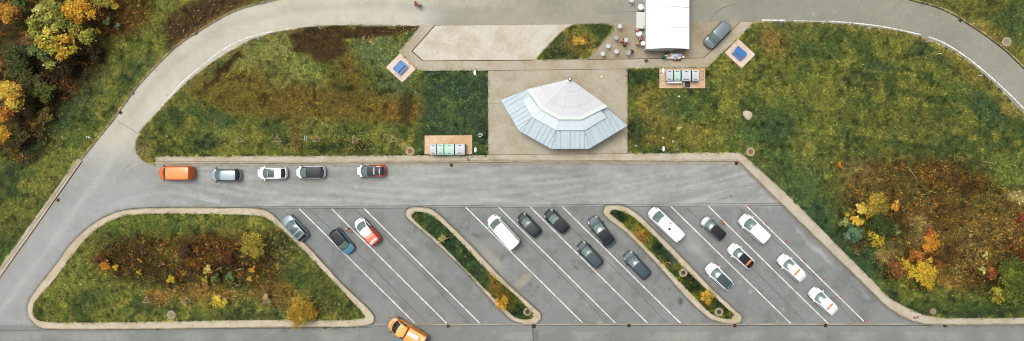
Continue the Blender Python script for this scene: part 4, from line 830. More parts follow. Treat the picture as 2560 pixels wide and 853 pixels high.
shr(2551, 545, 12, .8, (124, 52, 34), 'dark red shrub at the east edge of the thicket', RS, n=5)
shr(2555, 640, 16, .9, (122, 66, 36), 'brown red shrub at the east edge below the dark red one', RS, n=6)
shr(2098, 413, 6.5, .8, (220, 96, 30), 'small vivid orange red shrub at the north west tip of the thicket', RS, n=4)
MS = 'shrubs on the medians'
shr(1253, 757, 17, 1.3, (228, 150, 46), 'round orange shrub on the west median, overhanging its kerb', MS, n=9, leaf=.16)
shr(1106, 598, 9, .9, (168, 158, 84), 'little yellow green shrub beside a stake on the west median', MS, n=5)
shr(1765, 742, 18, 1.1, (222, 156, 56), 'golden orange shrub near the south end of the east median', MS, n=9, leaf=.15, dens_=55)
shr(1605, 590, 12, .4, (170, 122, 50), 'thin low brown yellow shrub at the north end of the east median', MS, n=6, dens_=30)
shr(1447, 104, 14, 1.2, (246, 170, 66), 'glowing orange shrub alone on the planted island beside the bistro tables', None, n=7, leaf=.16)

# ------------------------------------------------------------------ vehicles
def vehicle(label, nose, tail, body='p_white', W=1.85, Hh=1.5, hb=.95, hood=1.05, ws=.75, rear=.35, deck=0.0, roof=None, frame=None, side='glass', panels=(), tumble=.16, pn=9, pr=14,
            group=None, cat='car', name='parked_car', glassm='glass', wsx=.22, two=None, rearglass='glass_dark', mirror=None, hn=.74, bow=.3, sidefrom=-9, cladding=False, extra=None, wheels=True, inset=.0):
    """nose and tail are plan points of the bumpers on the ground"""
    a = P(*nose); b_ = P(*tail); L = (a - b_).length; mid = (a + b_) / 2; rz = math.atan2(a.y - b_.y, a.x - b_.x)
    root = empty(name, (mid.x, mid.y, 0.0), rz); tag(root, label, cat, group)
    h2 = L / 2; bodym = M[body]; ws += wsx; hood -= .04
    def hw(x):
        s = min(1, abs(x) / h2); p = pn if x > 0 else pr
        return W / 2 * max(0.0, 1 - s ** p) ** .4
    xw = h2 - hood; xr = xw - ws; xb = -h2 + deck; xq = xb + rear          # windscreen foot, roof front, rear glass foot, roof rear
    def ztop(x, f=0.0):
        if x > xw: t = (x - xw) / max(.01, h2 - xw); z = hb - (hb - hn) * t ** 1.8
        elif x < xb: t = (xb - x) / max(.01, deck) if deck > .01 else 0; z = hb + .04 - .1 * t
        else: z = hb
        return z - .07 * abs(f) ** 3.0
    nx = 40; xs = [-h2 * math.cos(math.pi * i / nx) for i in range(nx + 1)]
    fr = [0, .3, .55, .75, .9, .975, 1.0, 1.0, .985, .95]
    def ring(x):
        w_ = max(.002, hw(x)); zt = ztop(x); e = min(1, abs(x) / h2) ** 8 * .04
        zs = [ztop(x, f) for f in fr[:5]] + [zt - .12, zt - .24, .55, .36, .2]
        return [(x, w_ * f, max(.2, z - e)) for f, z in zip(fr, zs)]
    mb = MB(); vs = []; m = len(fr)
    for x in xs:
        r = ring(x); vs += [(p[0], -p[1], p[2]) for p in r[::-1]] + r[1:]
    k = 2 * m - 1; fs = []; mi = []
    for i in range(nx):
        for j in range(k - 1):
            fs.append([i * k + j, (i + 1) * k + j, (i + 1) * k + j + 1, i * k + j + 1])
            xm = (xs[i] + xs[i + 1]) / 2; low = j < 2 or j > k - 4
            q = 0
            if cladding and low: q = 1
            elif two:
                if xm < two[0]: q = 2
                elif xm < two[0] + .3: q = 3
            mi.append(q)
        fs.append([i * k, i * k + k - 1, (i + 1) * k + k - 1, (i + 1) * k]); mi.append(1 if cladding else 0)
    mb.v = vs; mb.f = fs; mb.m = mi
    mb.build('body', [bodym, M['plastic'], M[two[1]] if two else bodym, M['p_magenta'] if two else bodym], root, smooth=True)
    # greenhouse path: x, height and half width
    wB = W / 2 * .93; wR = W / 2 - tumble; 
    path = [(xw, hb + .005, wB), (xw - ws * .5, hb + (Hh - hb) * .62, wB + (wR - wB) * .6), (xr, Hh - .03, wR), (xr - .25, Hh, wR)]
    nR = 5
    for i in range(1, nR): t = i / nR; path.append((xr - .25 + (xq + .25 - xr + .25) * t, Hh + .015 * math.sin(math.pi * t), wR))
    path += [(xq + .25, Hh - .005, wR - .01), (xq, Hh - .05, wR - .03), ((xq + xb) / 2 - .02, hb + (Hh - hb) * .55, (wR + wB) / 2 - .05), (xb + .03, hb + .02, wB - .1)]
    iW, iQ = 2, len(path) - 3
    def pt(i, v, dz=0.0):
        i0 = min(int(i), len(path) - 2); t = i - i0; A, B = path[i0], path[i0 + 1]
        x, z, w_ = [A[q] + (B[q] - A[q]) * t for q in range(3)]
        bo = bow * (1 - min(1, i / 4)) if i < 4 else (-.18 * max(0, (i - iQ + 1) / 3) if i > iQ - 1 else 0)
        return (x - bo * v * v + bo * .35, v * w_, z - .05 * v * v + dz)
    VE = .86
    def patch(nm, i0, i1, v0, v1, m_, dz=0.0, par=root, nu=6, nv=8):
        b = MB(); b.grid(lambda u, v: pt(i0 + (i1 - i0) * u, v0 + (v1 - v0) * v, dz), nu, nv, flip=False)
        o = b.build(nm, m_, par, smooth=True); 
        if o.data.polygons[0].normal.z < 0: o.data.flip_normals()
        return o
    rm = M[roof] if roof else bodym; fm = M[frame] if frame else bodym
    patch('windscreen', 0, iW, -VE, VE, M[glassm]); roofo = patch('roof', iW, iQ, -VE, VE, rm, nu=14)
    patch('rear_window', iQ, len(path) - 1, -VE, VE, M[rearglass])
    b = MB()
    for sg in (-1, 1): b.grid(lambda u, v: pt((len(path) - 1) * u, sg * (VE + (1 - VE) * v), .004), 34, 2, flip=(sg < 0))
    if two: b.m = [1 if sum(b.v[i][0] for i in f) / len(f) < two[0] - two[2] else 0 for f in b.f]
    b.build('roof_frame', [fm, M[two[1]]] if two else fm, root, smooth=True)
    for sg in (-1, 1):
        b = MB(); n_ = 24
        for i in range(n_):
            q = []
            for ii in (i, i + 1):
                p = pt((len(path) - 1) * ii / n_, sg); bx = min(max(p[0], xb + .05), xw - .05); q += [p, (bx, sg * min(wB, hw(bx) * .97), hb - .05)]
            xm = (q[0][0] + q[2][0]) / 2
            mi_ = 1 if (side == 'body' and xm < sidefrom) or (sidefrom == 9) or (two and xm < two[0] - two[2]) else 0
            b.add([q[0], q[1], q[3], q[2]], [[0, 1, 2, 3] if sg < 0 else [3, 2, 1, 0]], mi_)
        b.build('side_window', [M['glass_dark'], M[two[1]] if two else bodym], root, smooth=False)
    # lamps, mirrors, wheels
    for sg in (-1, 1):
        b = MB(); xl = h2 * .93; b.grid(lambda u, v: (xl - .34 + .34 * u, sg * (hw(xl - .34 + .34 * u) * (.72 + .24 * v)), ztop(xl - .34 + .34 * u, .84 + .14 * v) + .012), 3, 2, flip=(sg < 0)); b.build('headlight', M['lamp'], root)
        b = MB(); xt = -h2 + .05; yt = sg * W * .31; b.box(xt, xt + .1, yt - .12, yt + .12, hb - .3, hb - .14); b.build('tail_light', M['tail'], root, bevel=.02)
        b = MB(); xm = xw - .18; y0 = sg * (W / 2 - .03); y1 = sg * (W / 2 + .2); b.box(xm - .09, xm + .07, min(y0, y1), max(y0, y1), hb - .02, hb + .13); b.build('wing_mirror', M[mirror] if mirror else fm, root, bevel=.03)
        if wheels:
            for wx in (h2 * .62, -h2 * .62):
                b = MB(); yy = sg * (W / 2 - .10); r = .33
                b.tube([(wx, yy - .11, r), (wx, yy - .08, r), (wx, yy + .08, r), (wx, yy + .11, r)], [r * .93, r, r, r * .93], 20); t_ = b.build('wheel', M['tyre'], root)
                b = MB(); b.tube([(wx, sg * (W / 2 + .005), r), (wx, sg * (W / 2 + .018), r)], [.2, .18], 10); b.build('rim', M['rim'], t_)
    for p in panels: patch(p[0], p[1], p[2], p[3], p[4], M[p[5]], p[6] if len(p) > 6 else .008, nu=4)
    b = MB(); c = pt(iQ - .6, 0, .02); b.box(c[0] - .05, c[0] + .05, -.02, .02, c[2] - .02, c[2] + .06); b.build('antenna', M['plastic'], root)
    # wipers and grille
    b = MB(); b.box(h2 - .03, h2 + .012, -W * .28, W * .28, .34, .52); b.build('grille', M['plastic'], root)
    info = dict(root=root, pt=pt, hw=hw, ztop=ztop, h2=h2, xw=xw, xr=xr, xb=xb, xq=xq, W=W, iW=iW, iQ=iQ, hb=hb, Hh=Hh, patch=patch, n=len(path))
    return info
def hood_marks(v, n=6, m='redmark', x=.3, sp=.78, wd=.055, ln=.2, zig=True):
    """short slanted bars across the bonnet"""
    b = MB(); y0 = -v['W'] / 2 * sp; step = 2 * -y0 / (n - 1)
    for i in range(n):
        if i == n // 2 and n % 2: continue
        y = y0 + i * step; sg = 1 if y > 0 else -1; xc = v['h2'] - x - .30 * (abs(y) / (v['W'] / 2)) ** 2
        pts = [(xc - ln / 2, y - wd - sg * .05), (xc - ln / 2, y + wd - sg * .05), (xc + ln / 2, y + wd + sg * .05), (xc + ln / 2, y - wd + sg * .05)]
        z = [v['ztop'](p[0], p[1] / max(.1, v['hw'](p[0]))) + .014 for p in pts]
        b.add([(p[0], p[1], zz) for p, zz in zip(pts, z)], [[3, 2, 1, 0]] if (pts[1][1] > pts[0][1]) else [[0, 1, 2, 3]])
    o = b.build('bonnet_marking', M[m], v['root']); 
    if o.data.polygons[0].normal.z < 0: o.data.flip_normals()
def light_bar(v, i=5.0, w_=.55, d=.1):
    c = v['pt'](i, 0); b = MB(); b.box(c[0] - d, c[0] + d, -w_, w_, c[2] - .005, c[2] + .1); b.build('warning_light_bar', M['amber'], v['root'], bevel=.03)
def roof_script(v, i0, i1, m='whitemark', word=True):
    """two thin ruled lines of small lettering and one larger word across the roof, as far as they can be made out"""
    b = MB(); rr = random.Random(5)
    def blk(i, y0, y1, dx):
        c = v['pt'](i, (y0 + y1) / 2 / (v['W'] / 2 - .16)); b.box(c[0] - dx, c[0] + dx, y0, y1, c[2] + .004, c[2] + .012)
    for i in (i0, i0 + .35):
        y = -.52
        while y < .5: w_ = rr.uniform(.05, .13); blk(i, y, min(.52, y + w_), .035); y += w_ + .025
    b.build('roof_lettering', M[m], v['root'])
    if word:
        b = MB(); y = -.5; hs_ = [.06, .1, .07, .07, .1, .07]
        for k_ in range(6):
            c = v['pt'](i1, y / (v['W'] / 2 - .16)); z = c[2] + .004; x = c[0]
            b.box(x - hs_[k_], x + hs_[k_], y, y + .045, z, z + .01); b.box(x - hs_[k_], x - hs_[k_] + .05, y + .047, y + .12, z, z + .01)
            if k_ % 2: b.box(x + .02, x + .07, y + .047, y + .12, z, z + .01)
            y += .17
        b.build('roof_word', M[m], v['root'])
TOPG = 'vehicles parked along the walk'
# row along the walk, facing west
vehicle('orange van, westernmost of the row parked along the walk', (407, 432), (491, 432), 'p_orange', W=1.98, Hh=1.95, hb=1.2, hood=.75, ws=.5, rear=.22, roof='p_orange_roof', frame='p_orange', side='body', sidefrom=9, group=TOPG, cat='van', name='parked_van', glassm='glass_dark', tumble=.1, hn=1.0, bow=.2, mirror='plastic', rearglass='p_orange')
vo = vehicle('pale silver blue people carrier parked behind the orange van', (532, 437), (606.5, 437), 'p_silver', W=1.85, Hh=1.62, hood=.85, ws=.8, rear=.4, roof='p_silver', frame='plastic', group=TOPG)
v = vehicle('white hatchback with short dark glass sunroof, third in the row by the walk', (649, 432.5), (722, 432.5), 'p_white', W=1.82, Hh=1.5, hood=.98, ws=.65, rear=.45, deck=.15, group=TOPG, panels=(('sunroof', 2.1, 5.4, -.8, .8, 'roofglass'),))
v = vehicle('white compact car with an all black roof and rear window, fourth in the row', (745, 430.5), (816.5, 430.5), 'p_white', W=1.8, Hh=1.56, hood=.75, ws=.75, rear=.25, deck=.08, roof='p_black_gloss', frame='plastic', group=TOPG, rearglass='roofglass', mirror='plastic')
v = vehicle('white and orange red car with black lettered roof, easternmost of the row', (896, 427), (967, 427), 'p_white', W=1.8, Hh=1.56, hood=.72, ws=.78, rear=.25, deck=.08, roof='p_black_gloss', frame='plastic', group=TOPG, two=(0.0, 'p_red', .9), rearglass='glass_dark', mirror='plastic')
roof_script(v, 5.0, 7.6)
PG = 'vehicles parked in the slanted bays'
v = vehicle('steel grey estate with two dark glass roof panels beside the triangular island', (715.5, 541), (767.5, 595.5), 'p_silver2', W=1.88, Hh=1.56, hood=1.15, ws=.7, rear=.42, deck=.1, group=PG, panels=(('sunroof', 2.1, 5.3, -.8, .8, 'roofglass'), ('sunroof', 5.9, 8.0, -.78, .78, 'roofglass')))
v = vehicle('blue small car with black roof and red tail lamps facing the opposite way', (881.5, 629), (835, 573.5), 'p_blue', W=1.82, Hh=1.56, hood=.9, ws=.7, rear=.3, deck=.1, roof='p_black_gloss', frame='plastic', group=PG, rearglass='p_black', mirror='plastic')
b = MB(); 
for sg in (-1, 1): b.box(-v['h2'] + .12, -v['h2'] + .5, sg * .74 - .06, sg * .74 + .06, .99, 1.05)
b.build('tail_strip', M['tail'], v['root'])
v = vehicle('white and red small car with white lettering on coral roof', (896, 548.5), (947.5, 606.5), 'p_white', W=1.86, Hh=1.62, hood=.72, ws=.72, rear=.25, deck=.1, group=PG, two=(0.05, 'p_red', 0.0), panels=(('roof_panel', 5.2, 10.0, -.86, .86, 'p_coral'),), rearglass='p_red', side='body', sidefrom=0.1, mirror='plastic', cladding=True)
roof_script(v, 5.6, 7.6)
v = vehicle('long plain white panel van in the bays', (1226.5, 540.5), (1291, 612), 'p_white', W=2.02, Hh=2.35, hb=1.35, hood=.85, ws=.62, rear=.12, tumble=.12, side='body', sidefrom=1.1, group=PG, cat='van', name='parked_van', hn=1.05, rearglass='p_white', pr=26, glassm='glass')
v = vehicle('black hatchback with red tail lamps just east of the long white van', (1299.5, 537), (1347, 586.5), 'p_black_gloss', W=1.76, Hh=1.48, hood=.95, ws=.7, rear=.38, deck=.08, roof='p_graph', group=PG, frame='p_black')  # roof tone paler than the body: sky reflection painted in
v = vehicle('black compact car at the head of its bay, second east of the white van', (1366.5, 527.5), (1416.5, 577), 'p_black', W=1.8, Hh=1.55, hood=1.0, ws=.68, rear=.3, deck=.08, roof='p_black_gloss', group=PG, frame='p_black')  # roof a shade paler than the same black body, for reflected sky
v = vehicle('long slate grey estate with bright side trim beside the east median', (1476.5, 543.5), (1528.5, 611.5), 'p_graph2', W=1.92, Hh=1.5, hood=1.35, ws=.8, rear=.75, deck=.35, roof='p_black_gloss', frame='p_black', group=PG, cladding=True, rearglass='glass_dark')
v = vehicle('graphite hatchback with a blue tinted windscreen below the slate estate', (1447.5, 607.5), (1500.5, 662.5), 'p_graph', W=1.82, Hh=1.55, hood=1.05, ws=.72, rear=.3, deck=.08, roof='p_graph2', frame='p_black', group=PG, cladding=True)  # paler roof colour imitates sky mirrored in the graphite paint
v = vehicle('dark grey hatchback nearest the west kerb of the east median', (1563.5, 632), (1618.5, 690.5), 'p_graph2', W=1.86, Hh=1.55, hood=1.1, ws=.72, rear=.35, deck=.1, roof='p_graph2', frame='p_black', group=PG, cladding=True)
v = vehicle('long white service van with orange bonnet chevrons and two orange roof spots', (1624, 523), (1697.5, 593), 'p_white', W=2.0, Hh=2.3, hb=1.35, hood=.92, ws=.7, rear=.12, tumble=.14, group=PG, cat='van', name='parked_van', hn=1.05, rearglass='p_white', pr=26, mirror='plastic', cladding=True, side='body', sidefrom=-9)
hood_marks(v, 5, 'redmark', .5, .5, .05, .22)
for (i, y) in ((4.6, -.55), (8.6, .55)):
    c = v['pt'](i, y / .95); b = MB(); b.lathe([(.13, 0), (.12, .05), (.05, .09)], 12, (c[0], y, c[2])); b.build('roof_beacon', mat('orange_spot', K(214, 104, 60), .4), v['root'])
c = v['pt'](5.2, .15); b = MB(); b.box(c[0] - .2, c[0] + .2, .02, .3, c[2], c[2] + .05); b.build('roof_vent', M['plastic'], v['root'], bevel=.02)
v = vehicle('silver small car with black roof beside the person on the bay line', (1754, 545.5), (1805.5, 592.5), 'p_silver3', W=1.78, Hh=1.5, hood=.85, ws=.7, rear=.2, deck=.06, roof='p_black', frame='plastic', group=PG, rearglass='p_black', mirror='p_silver3')
v = vehicle('large white people carrier with red bonnet marks beside the cone line', (1849.5, 540.5), (1911, 598), 'p_white', W=2.0, Hh=1.9, hb=1.1, hood=1.0, ws=.85, rear=.2, tumble=.14, group=PG, cat='van', name='parked_van', rearglass='p_white', hn=.9, pr=18, bow=.38)
hood_marks(v, 9, 'redmark', .42, .72, .04, .16)
v = vehicle('white car with a black roof and an orange light bar', (1821.5, 612.5), (1876.5, 664.5), 'p_white', W=1.84, Hh=1.55, hood=1.05, ws=.72, rear=.35, deck=.1, roof='p_black', frame='p_white', group=PG, rearglass='glass_dark')
hood_marks(v, 7, 'redmark', .5, .6, .035, .12); light_bar(v, 6.9, .55, .13)
v = vehicle('white estate with a long black glass roof and no light bar', (1766.5, 661), (1824, 717), 'p_white', W=1.88, Hh=1.5, hood=1.15, ws=.75, rear=.55, deck=.12, roof='roofglass', frame='p_white', group=PG, rearglass='glass')
v = vehicle('white car with a white roof and orange light bar, upper one of two alike', (1945.5, 639), (2004, 696), 'p_white', W=1.86, Hh=1.5, hood=1.15, ws=.75, rear=.5, deck=.15, group=PG, rearglass='p_white')
hood_marks(v, 7, 'redmark', .55, .55, .035, .12); light_bar(v, 5.4, .6, .13)
v = vehicle('white car with a white roof and orange light bar, lowest one next to the cones', (2023, 721.5), (2083, 778.5), 'p_white', W=1.86, Hh=1.5, hood=1.15, ws=.75, rear=.5, deck=.15, group=PG, rearglass='p_white')
hood_marks(v, 7, 'redmark', .55, .55, .035, .12); light_bar(v, 6.0, .6, .13)
v = vehicle('grey van parked askew east of the white tent', (1763.5, 117), (1815, 62.5), 'p_vangrey', W=1.86, Hh=1.9, hb=1.15, hood=.95, ws=.7, rear=.15, tumble=.13, cat='van', name='parked_van', rearglass='p_vangrey', hn=.9, pr=20, mirror='plastic')
# the orange pickup at the south edge
v = vehicle('orange pickup truck with covered load bed turning on the south road', (977.5, 800), (1063, 849.5), 'p_amber', W=2.1, Hh=2.05, hb=1.2, hood=.85, ws=.62, rear=.2, deck=2.75, roof='p_amber_roof', cat='truck', name='pickup_truck', glassm='glass_dark', hn=1.0, tumble=.12, mirror='plastic', rearglass='p_amber', side='body', sidefrom=.35, pr=30)
M['p_bed'] = paint('orange_tarp', K(250, 160, 60), rough=.6); M['p_bed2'] = paint('light_orange_tarp', K(252, 192, 112), rough=.6)
rt = v['root']; h2 = v['h2']; x1 = -h2 + 2.72
b = MB(); b.box(-h2 - .05, x1, -1.07, 1.07, .95, 1.95); b.build('load_box', M['p_bed'], rt, bevel=.04)
b = MB(); b.box(-h2 - .0, x1 - .05, -1.0, .45, 1.95, 1.975); b.build('load_cover', M['p_bed2'], rt)
b = MB(); b.box(-h2 + 1.0, x1 - .08, -.55, .0, 1.978, 1.99); b.build('cover_stripe', M['whitemark'], rt)
b = MB(); cx = -h2 + .75
for k in range(18):
    a = k * 2 * math.pi / 18; b.box(cx + .33 * math.cos(a) - .05, cx + .33 * math.cos(a) + .05, -.05 + .33 * math.sin(a) - .05, -.05 + .33 * math.sin(a) + .05, 1.978, 1.988 + .0005 * (k % 2))
b.box(cx - .22, cx + .02, -.1, .06, 1.978, 1.992); b.box(cx - .1, cx + .12, .1, .16, 1.978, 1.991); b.build('cover_emblem', M['amber'], rt)
b = MB(); 
for k in range(4): b.box(cx - .5, cx - .28, -.75 + k * .17, -.65 + k * .17, 1.978, 1.99)
b.build('cover_letters', M['whitemark'], rt)
b = MB(); b.box(-h2 + 1.75, -h2 + 1.95, 1.08, 1.22, 1.5, 1.62); b.build('side_lamp', M['whitemark'], rt)
b = MB(); b.box(x1 + .1, x1 + .65, .72, .9, 1.96, 2.05); b.build('roof_hatch', M['plastic'], rt)
hood_marks(v, 6, 'whitemark', .25, .62, .05, .2); hood_marks(v, 5, 'redmark', .3, .55, .03, .2)

# ------------------------------------------------------------------ small fixtures on the ground
def manhole(px, py, label, r1=.66, r2=.32, ring='concrete', lid='rust', z=.16):
    v = P(px, py, z); root = empty('manhole', (v.x, v.y, z)); tag(root, label, 'manhole')
    b = MB(); b.lathe([(r1, -.2), (r1, .0), (r1 - .03, .02), (r2 + .05, .025)], 28); b.build('ring', M[ring], root)
    b = MB(); b.lathe([(r2 + .03, .0), (r2 + .03, .032), (r2, .036)], 24)
    for k in range(6):
        a = k * math.pi / 3; b.box(.6 * r2 * math.cos(a) - .03, .6 * r2 * math.cos(a) + .03, .6 * r2 * math.sin(a) - .03, .6 * r2 * math.sin(a) + .03, .036, .044)
    b.build('lid', M[lid], root); return root
M['lid_pale'] = mat('pale_lid', K(222, 206, 172), .9, var=.2, scale=10)
manhole(1025, 378, 'manhole with rusty lid and concrete ring west of the tan container pad'); manhole(1876.5, 379.5, 'manhole with orange rusty lid at the corner of the east walk')
manhole(1503.5, 191.5, 'small round lid in the plaza paving north east of the shelter', .38, .28, 'iron', 'lid_pale', .1); manhole(428, 787.5, 'manhole with pale lid on the triangular island', .64, .4, 'concrete', 'lid_grey', .16)
manhole(1318.5, 779.5, 'manhole at the south tip of the west median', .6, .3, 'concrete', 'iron'); manhole(1708, 682, 'manhole in the middle of the east median', .64, .27, 'concrete', 'iron')
manhole(1797.5, 780, 'manhole near the south tip of the east median', .64, .3, 'concrete', 'iron'); manhole(2517, 104.5, 'manhole in the grass beyond the north east kerb', .7, .4, 'concrete', 'lid_grey')
manhole(2333, 779, 'overgrown manhole touching the east walk at the bottom right', .66, .42, 'soil', 'lid_grey', .13)
def grate(px, py, label, s=.5, rz=0, rusty=True, z=.012):
    v = P(px, py, z); root = empty('storm_drain', (v.x, v.y, z), rz); tag(root, label, 'drain')
    b = MB(); h = s / 2
    for q in ((-h, h, -h, -h + .06), (-h, h, h - .06, h), (-h, -h + .06, -h + .06, h - .06), (h - .06, h, -h + .06, h - .06)): b.box(*q, -.02, .02)
    b.build('frame', M['rust' if rusty else 'iron'], root)
    b = MB(); b.box(-h + .06, h - .06, -h + .06, h - .06, -.02, .002, 1)
    for k in range(5): x = -h + .1 + k * (s - .2) / 4; b.box(x - .018, x + .018, -h + .06, h - .06, .002, .018, 0)
    b.build('grid', [M['iron'], M['iron_hole']], root)
for a in ((490, 83, 'drain by the kerb at the top of the west curve', .5, R(35)), (301.5, 282, 'drain by the kerb halfway down the west curve', .5, R(55)), (334, 235, 'narrow drain by the kerb north of the halfway drain', .3, R(55)), (145.5, 500.5, 'drain beside the west walk', .5, R(55)), (394.5, 821, 'drain south of the triangular island', .5, 0, False),
          (812, 818, 'drain under the golden shrub on the south kerb', .5, 0, False), (1128.5, 413, 'rusty drain in front of the north walk east of the lettered car', .5), (1120.5, 815.5, 'rusty drain in the south gutter nearest the pickup truck', .5), (1334.5, 816, 'dark drain in the south gutter below the west median', .58, 0, False),
          (1572.5, 814.5, 'grey drain in the south gutter between the two medians', .5, 0, False), (1837.5, 814, 'rusty drain in the south gutter below the east median', .55), (2064, 814, 'black drain in the south gutter below the two alike white cars', .52, 0, False), (2362.5, 814, 'dark drain in the south gutter at the far right', .52, 0, False),
          (1841, 408.5, 'brown drain in the corner of the east walk', .55), (2401, 51, 'dark red drain by the north east kerb', .55, R(-35))): grate(*a)

# traffic cones
M['cone_red'] = mat('cone_red', K(190, 66, 52), .5); M['cone_white'] = mat('cone_white', K(245, 240, 236), .5)
cone = empty('traffic_cone')
b = MB(); b.box(-.16, .16, -.16, .16, 0, .035); b.build('base', M['cone_red'], cone, bevel=.01)
b = MB(); b.lathe([(.14, .035), (.118, .12), (.1001, .2), (.0998, .2), (.085, .27), (.0701, .34), (.0698, .34), (.055, .41), (.044, .46), (.0438, .46), (.03, .5)], 18)
b.m = []; 
for f in b.f:
    zc = sum(b.v[i][2] for i in f) / len(f); b.m.append(1 if (.2 < zc < .335 or .41 < zc < .47) else 0)
b.build('cone_body', [M['cone_red'], M['cone_white']], cone, smooth=True)
CL = [(1826.9, 490.8, 'cone standing alone in the lane north of the bays'), (1873.8, 515.5, 'cone at the top end of the easternmost bay line'), (1916.3, 557.6, 'second cone down the easternmost bay line'), (1965.7, 605.4, 'third cone down the easternmost bay line'), (2011.3, 651.5, 'fourth cone down the easternmost bay line, by the upper of the two alike white cars'),
      (2060.7, 700.4, 'fifth cone down the easternmost bay line'), (2103.7, 742.5, 'sixth cone down the easternmost bay line, by the lowest white car'), (2162.7, 803.6, 'cone at the bottom end of the easternmost bay line'), (2285, 794, 'left one of the cone pair on the south east walk'), (2293, 792.5, 'right one of the cone pair on the south east walk'), (1171, 399, 'cone alone on the north walk below the tan container pad')]
for i, (px, py, lb) in enumerate(CL):
    o = cone if i == 0 else copy_tree(cone); z = .13 if i >= 8 else .005; v = P(px, py); o.location = (v.x, v.y, z); o.rotation_euler.z = random.uniform(0, 1.5); tag(o, lb, 'traffic cone', 'red and white traffic cones')

# posts, lamps, signs, stakes
M['post'] = mat('white_post', K(246, 246, 244), .4); M['galv'] = mat('galvanised', K(160, 170, 172), .45, metal=.5, var=.1); M['wood'] = mat('stake_wood', K(196, 180, 142), .9, var=.2, scale=6); M['dirt_dark'] = mat('black_band', K(40, 42, 44), .6)
def delineator(px, py, lb):
    v = P(px, py); r = empty('delineator_post', (v.x, v.y, .1)); tag(r, lb, 'road post', 'white delineator posts')
    b = MB(); b.prism([(-.09, -.05), (.09, -.05), (.05, .07), (-.05, .07)], 0, .92); b.box(-.07, .07, -.06, -.02, .92, .99); b.build('post', M['post'], r)
    b = MB(); b.box(-.075, .075, -.055, -.051, .72, .86); b.build('reflector_band', M['dirt_dark'], r)
for px, py, lb in ((2168, 73, 'post below the white edge line nearest the blue sign on the east curve'), (2313, 105, 'post on the east curve, second along from the blue sign'), (2444, 190, 'post on the east curve closest to the right edge of the meadow'), (2343, 136, 'post set back from the east curve edge line'), (651, 100, 'post inside the west curve by the dark soil band'), (805, 73, 'post at the top edge of the dark soil patch')): delineator(px, py, lb)
def street_lamp(px, py, lb, ang=0):
    v = P(px, py); r = empty('street_lamp', (v.x, v.y, .1), ang); tag(r, lb, 'street lamp', 'short street lamps around the plaza')
    b = MB(); b.tube([(0, 0, 0), (0, 0, 1.0), (0, 0, 5.3)], [.07, .055, .04], 10); b.build('pole', M['galv'], r, smooth=True)
    b = MB(); b.box(-.02, .02, -.02, .5, 5.28, 5.33); b.build('arm', M['galv'], r)
    b = MB(); b.add(*[(lambda n: ([(.17 * math.cos(t) , .38 * math.sin(t) * (1) + .12, z) for z, k in ((5.3, 1), (5.38, 1)) for t in [2 * math.pi * i / n for i in range(n)]], [[i, (i + 1) % n, n + (i + 1) % n, n + i] for i in range(n)] + [[n + i for i in range(n)], [i for i in range(n)][::-1]]))(16)][0]); b.build('lamp_head', M['post'], r, bevel=.02)
for px, py, lb in ((1197, 193, 'street lamp at the north end of the dark turf beside the plaza'), (1198.5, 375.5, 'street lamp at the south end of the dark turf beside the plaza'), (1643.5, 373, 'street lamp by the south walk east of the shelter'), (1643, 188.5, 'street lamp at the north west corner of the eastern container pad')): street_lamp(px, py, lb)
def road_sign(px, py, lb, h=2.2, rz=0, w_=.6, m='galv', hh=.6, n=1):
    v = P(px, py); r = empty('road_sign', (v.x, v.y, .1), rz); tag(r, lb, 'sign')
    b = MB(); b.tube([(0, 0, 0), (0, 0, h)], .035, 8); b.build('pole', M['galv'], r)
    for k in range(n):
        b = MB(); b.box(-w_ / 2, w_ / 2, -.06 - .13 * k, -.035 - .13 * k, h - hh, h); b.build('sign_panel', M[m], r)
M['signblue'] = mat('sign_back', K(84, 98, 110), .5, var=.1)
road_sign(1941, 66, 'grey blue road sign on a pole inside the east curve', 2.6, R(60), .6, 'signblue', .6, 2)
v = P(1846, 803); r = empty('road_sign', (v.x, v.y, .12), R(-35)); tag(r, 'small sign with dark plates at the south tip of the east median', 'sign')
b = MB(); b.tube([(0, 0, 0), (0, 0, 1.9)], .035, 8); b.build('pole', M['post'], r); b = MB(); b.box(-.32, .32, -.05, -.03, 1.5, 1.9); b.build('sign_panel', M['signblue'], r); b = MB(); b.box(-.3, .3, .04, .06, 1.2, 1.45); b.build('sign_panel', M['signblue'], r)
v = P(765, 346); r = empty('metal_stand', (v.x, v.y, .12)); tag(r, 'grey metal stand of two parallel bars with a post in the west lawn', 'stand')
for dx in (-.14, .12): b = MB(); b.box(dx - .045, dx + .045, -.35, .38, .05, .13); b.build('bar', M['galv'], r)
b = MB(); b.box(-.3, .12, -.03, .03, .13, .19); b.tube([(-.2, 0, .15), (-.2, 0, 1.6)], .045, 8); b.build('post', M['galv'], r)
def stake_frame(px, py, lb, rz=0, sapling=None):
    v = P(px, py); r = empty('tree_stakes', (v.x, v.y, .1), rz); tag(r, lb, 'tree support', 'timber stake frames')
    pts = [(.62, -.38), (-.62, -.38), (0, .62)]; rr = random.Random(int(px))
    for (x, y) in pts: b = MB(); b.tube([(x, y, 0), (x * .8, y * .8, 1.25)], .045, 7); b.build('stake', M['wood'], r)
    for i in range(3):
        a, c = pts[i], pts[(i + 1) % 3]; b = MB(); b.tube([(a[0] * .82, a[1] * .82, 1.15), (c[0] * .82, c[1] * .82, 1.15)], .04, 6); b.build('crossbar', M['wood'], r)
    return r
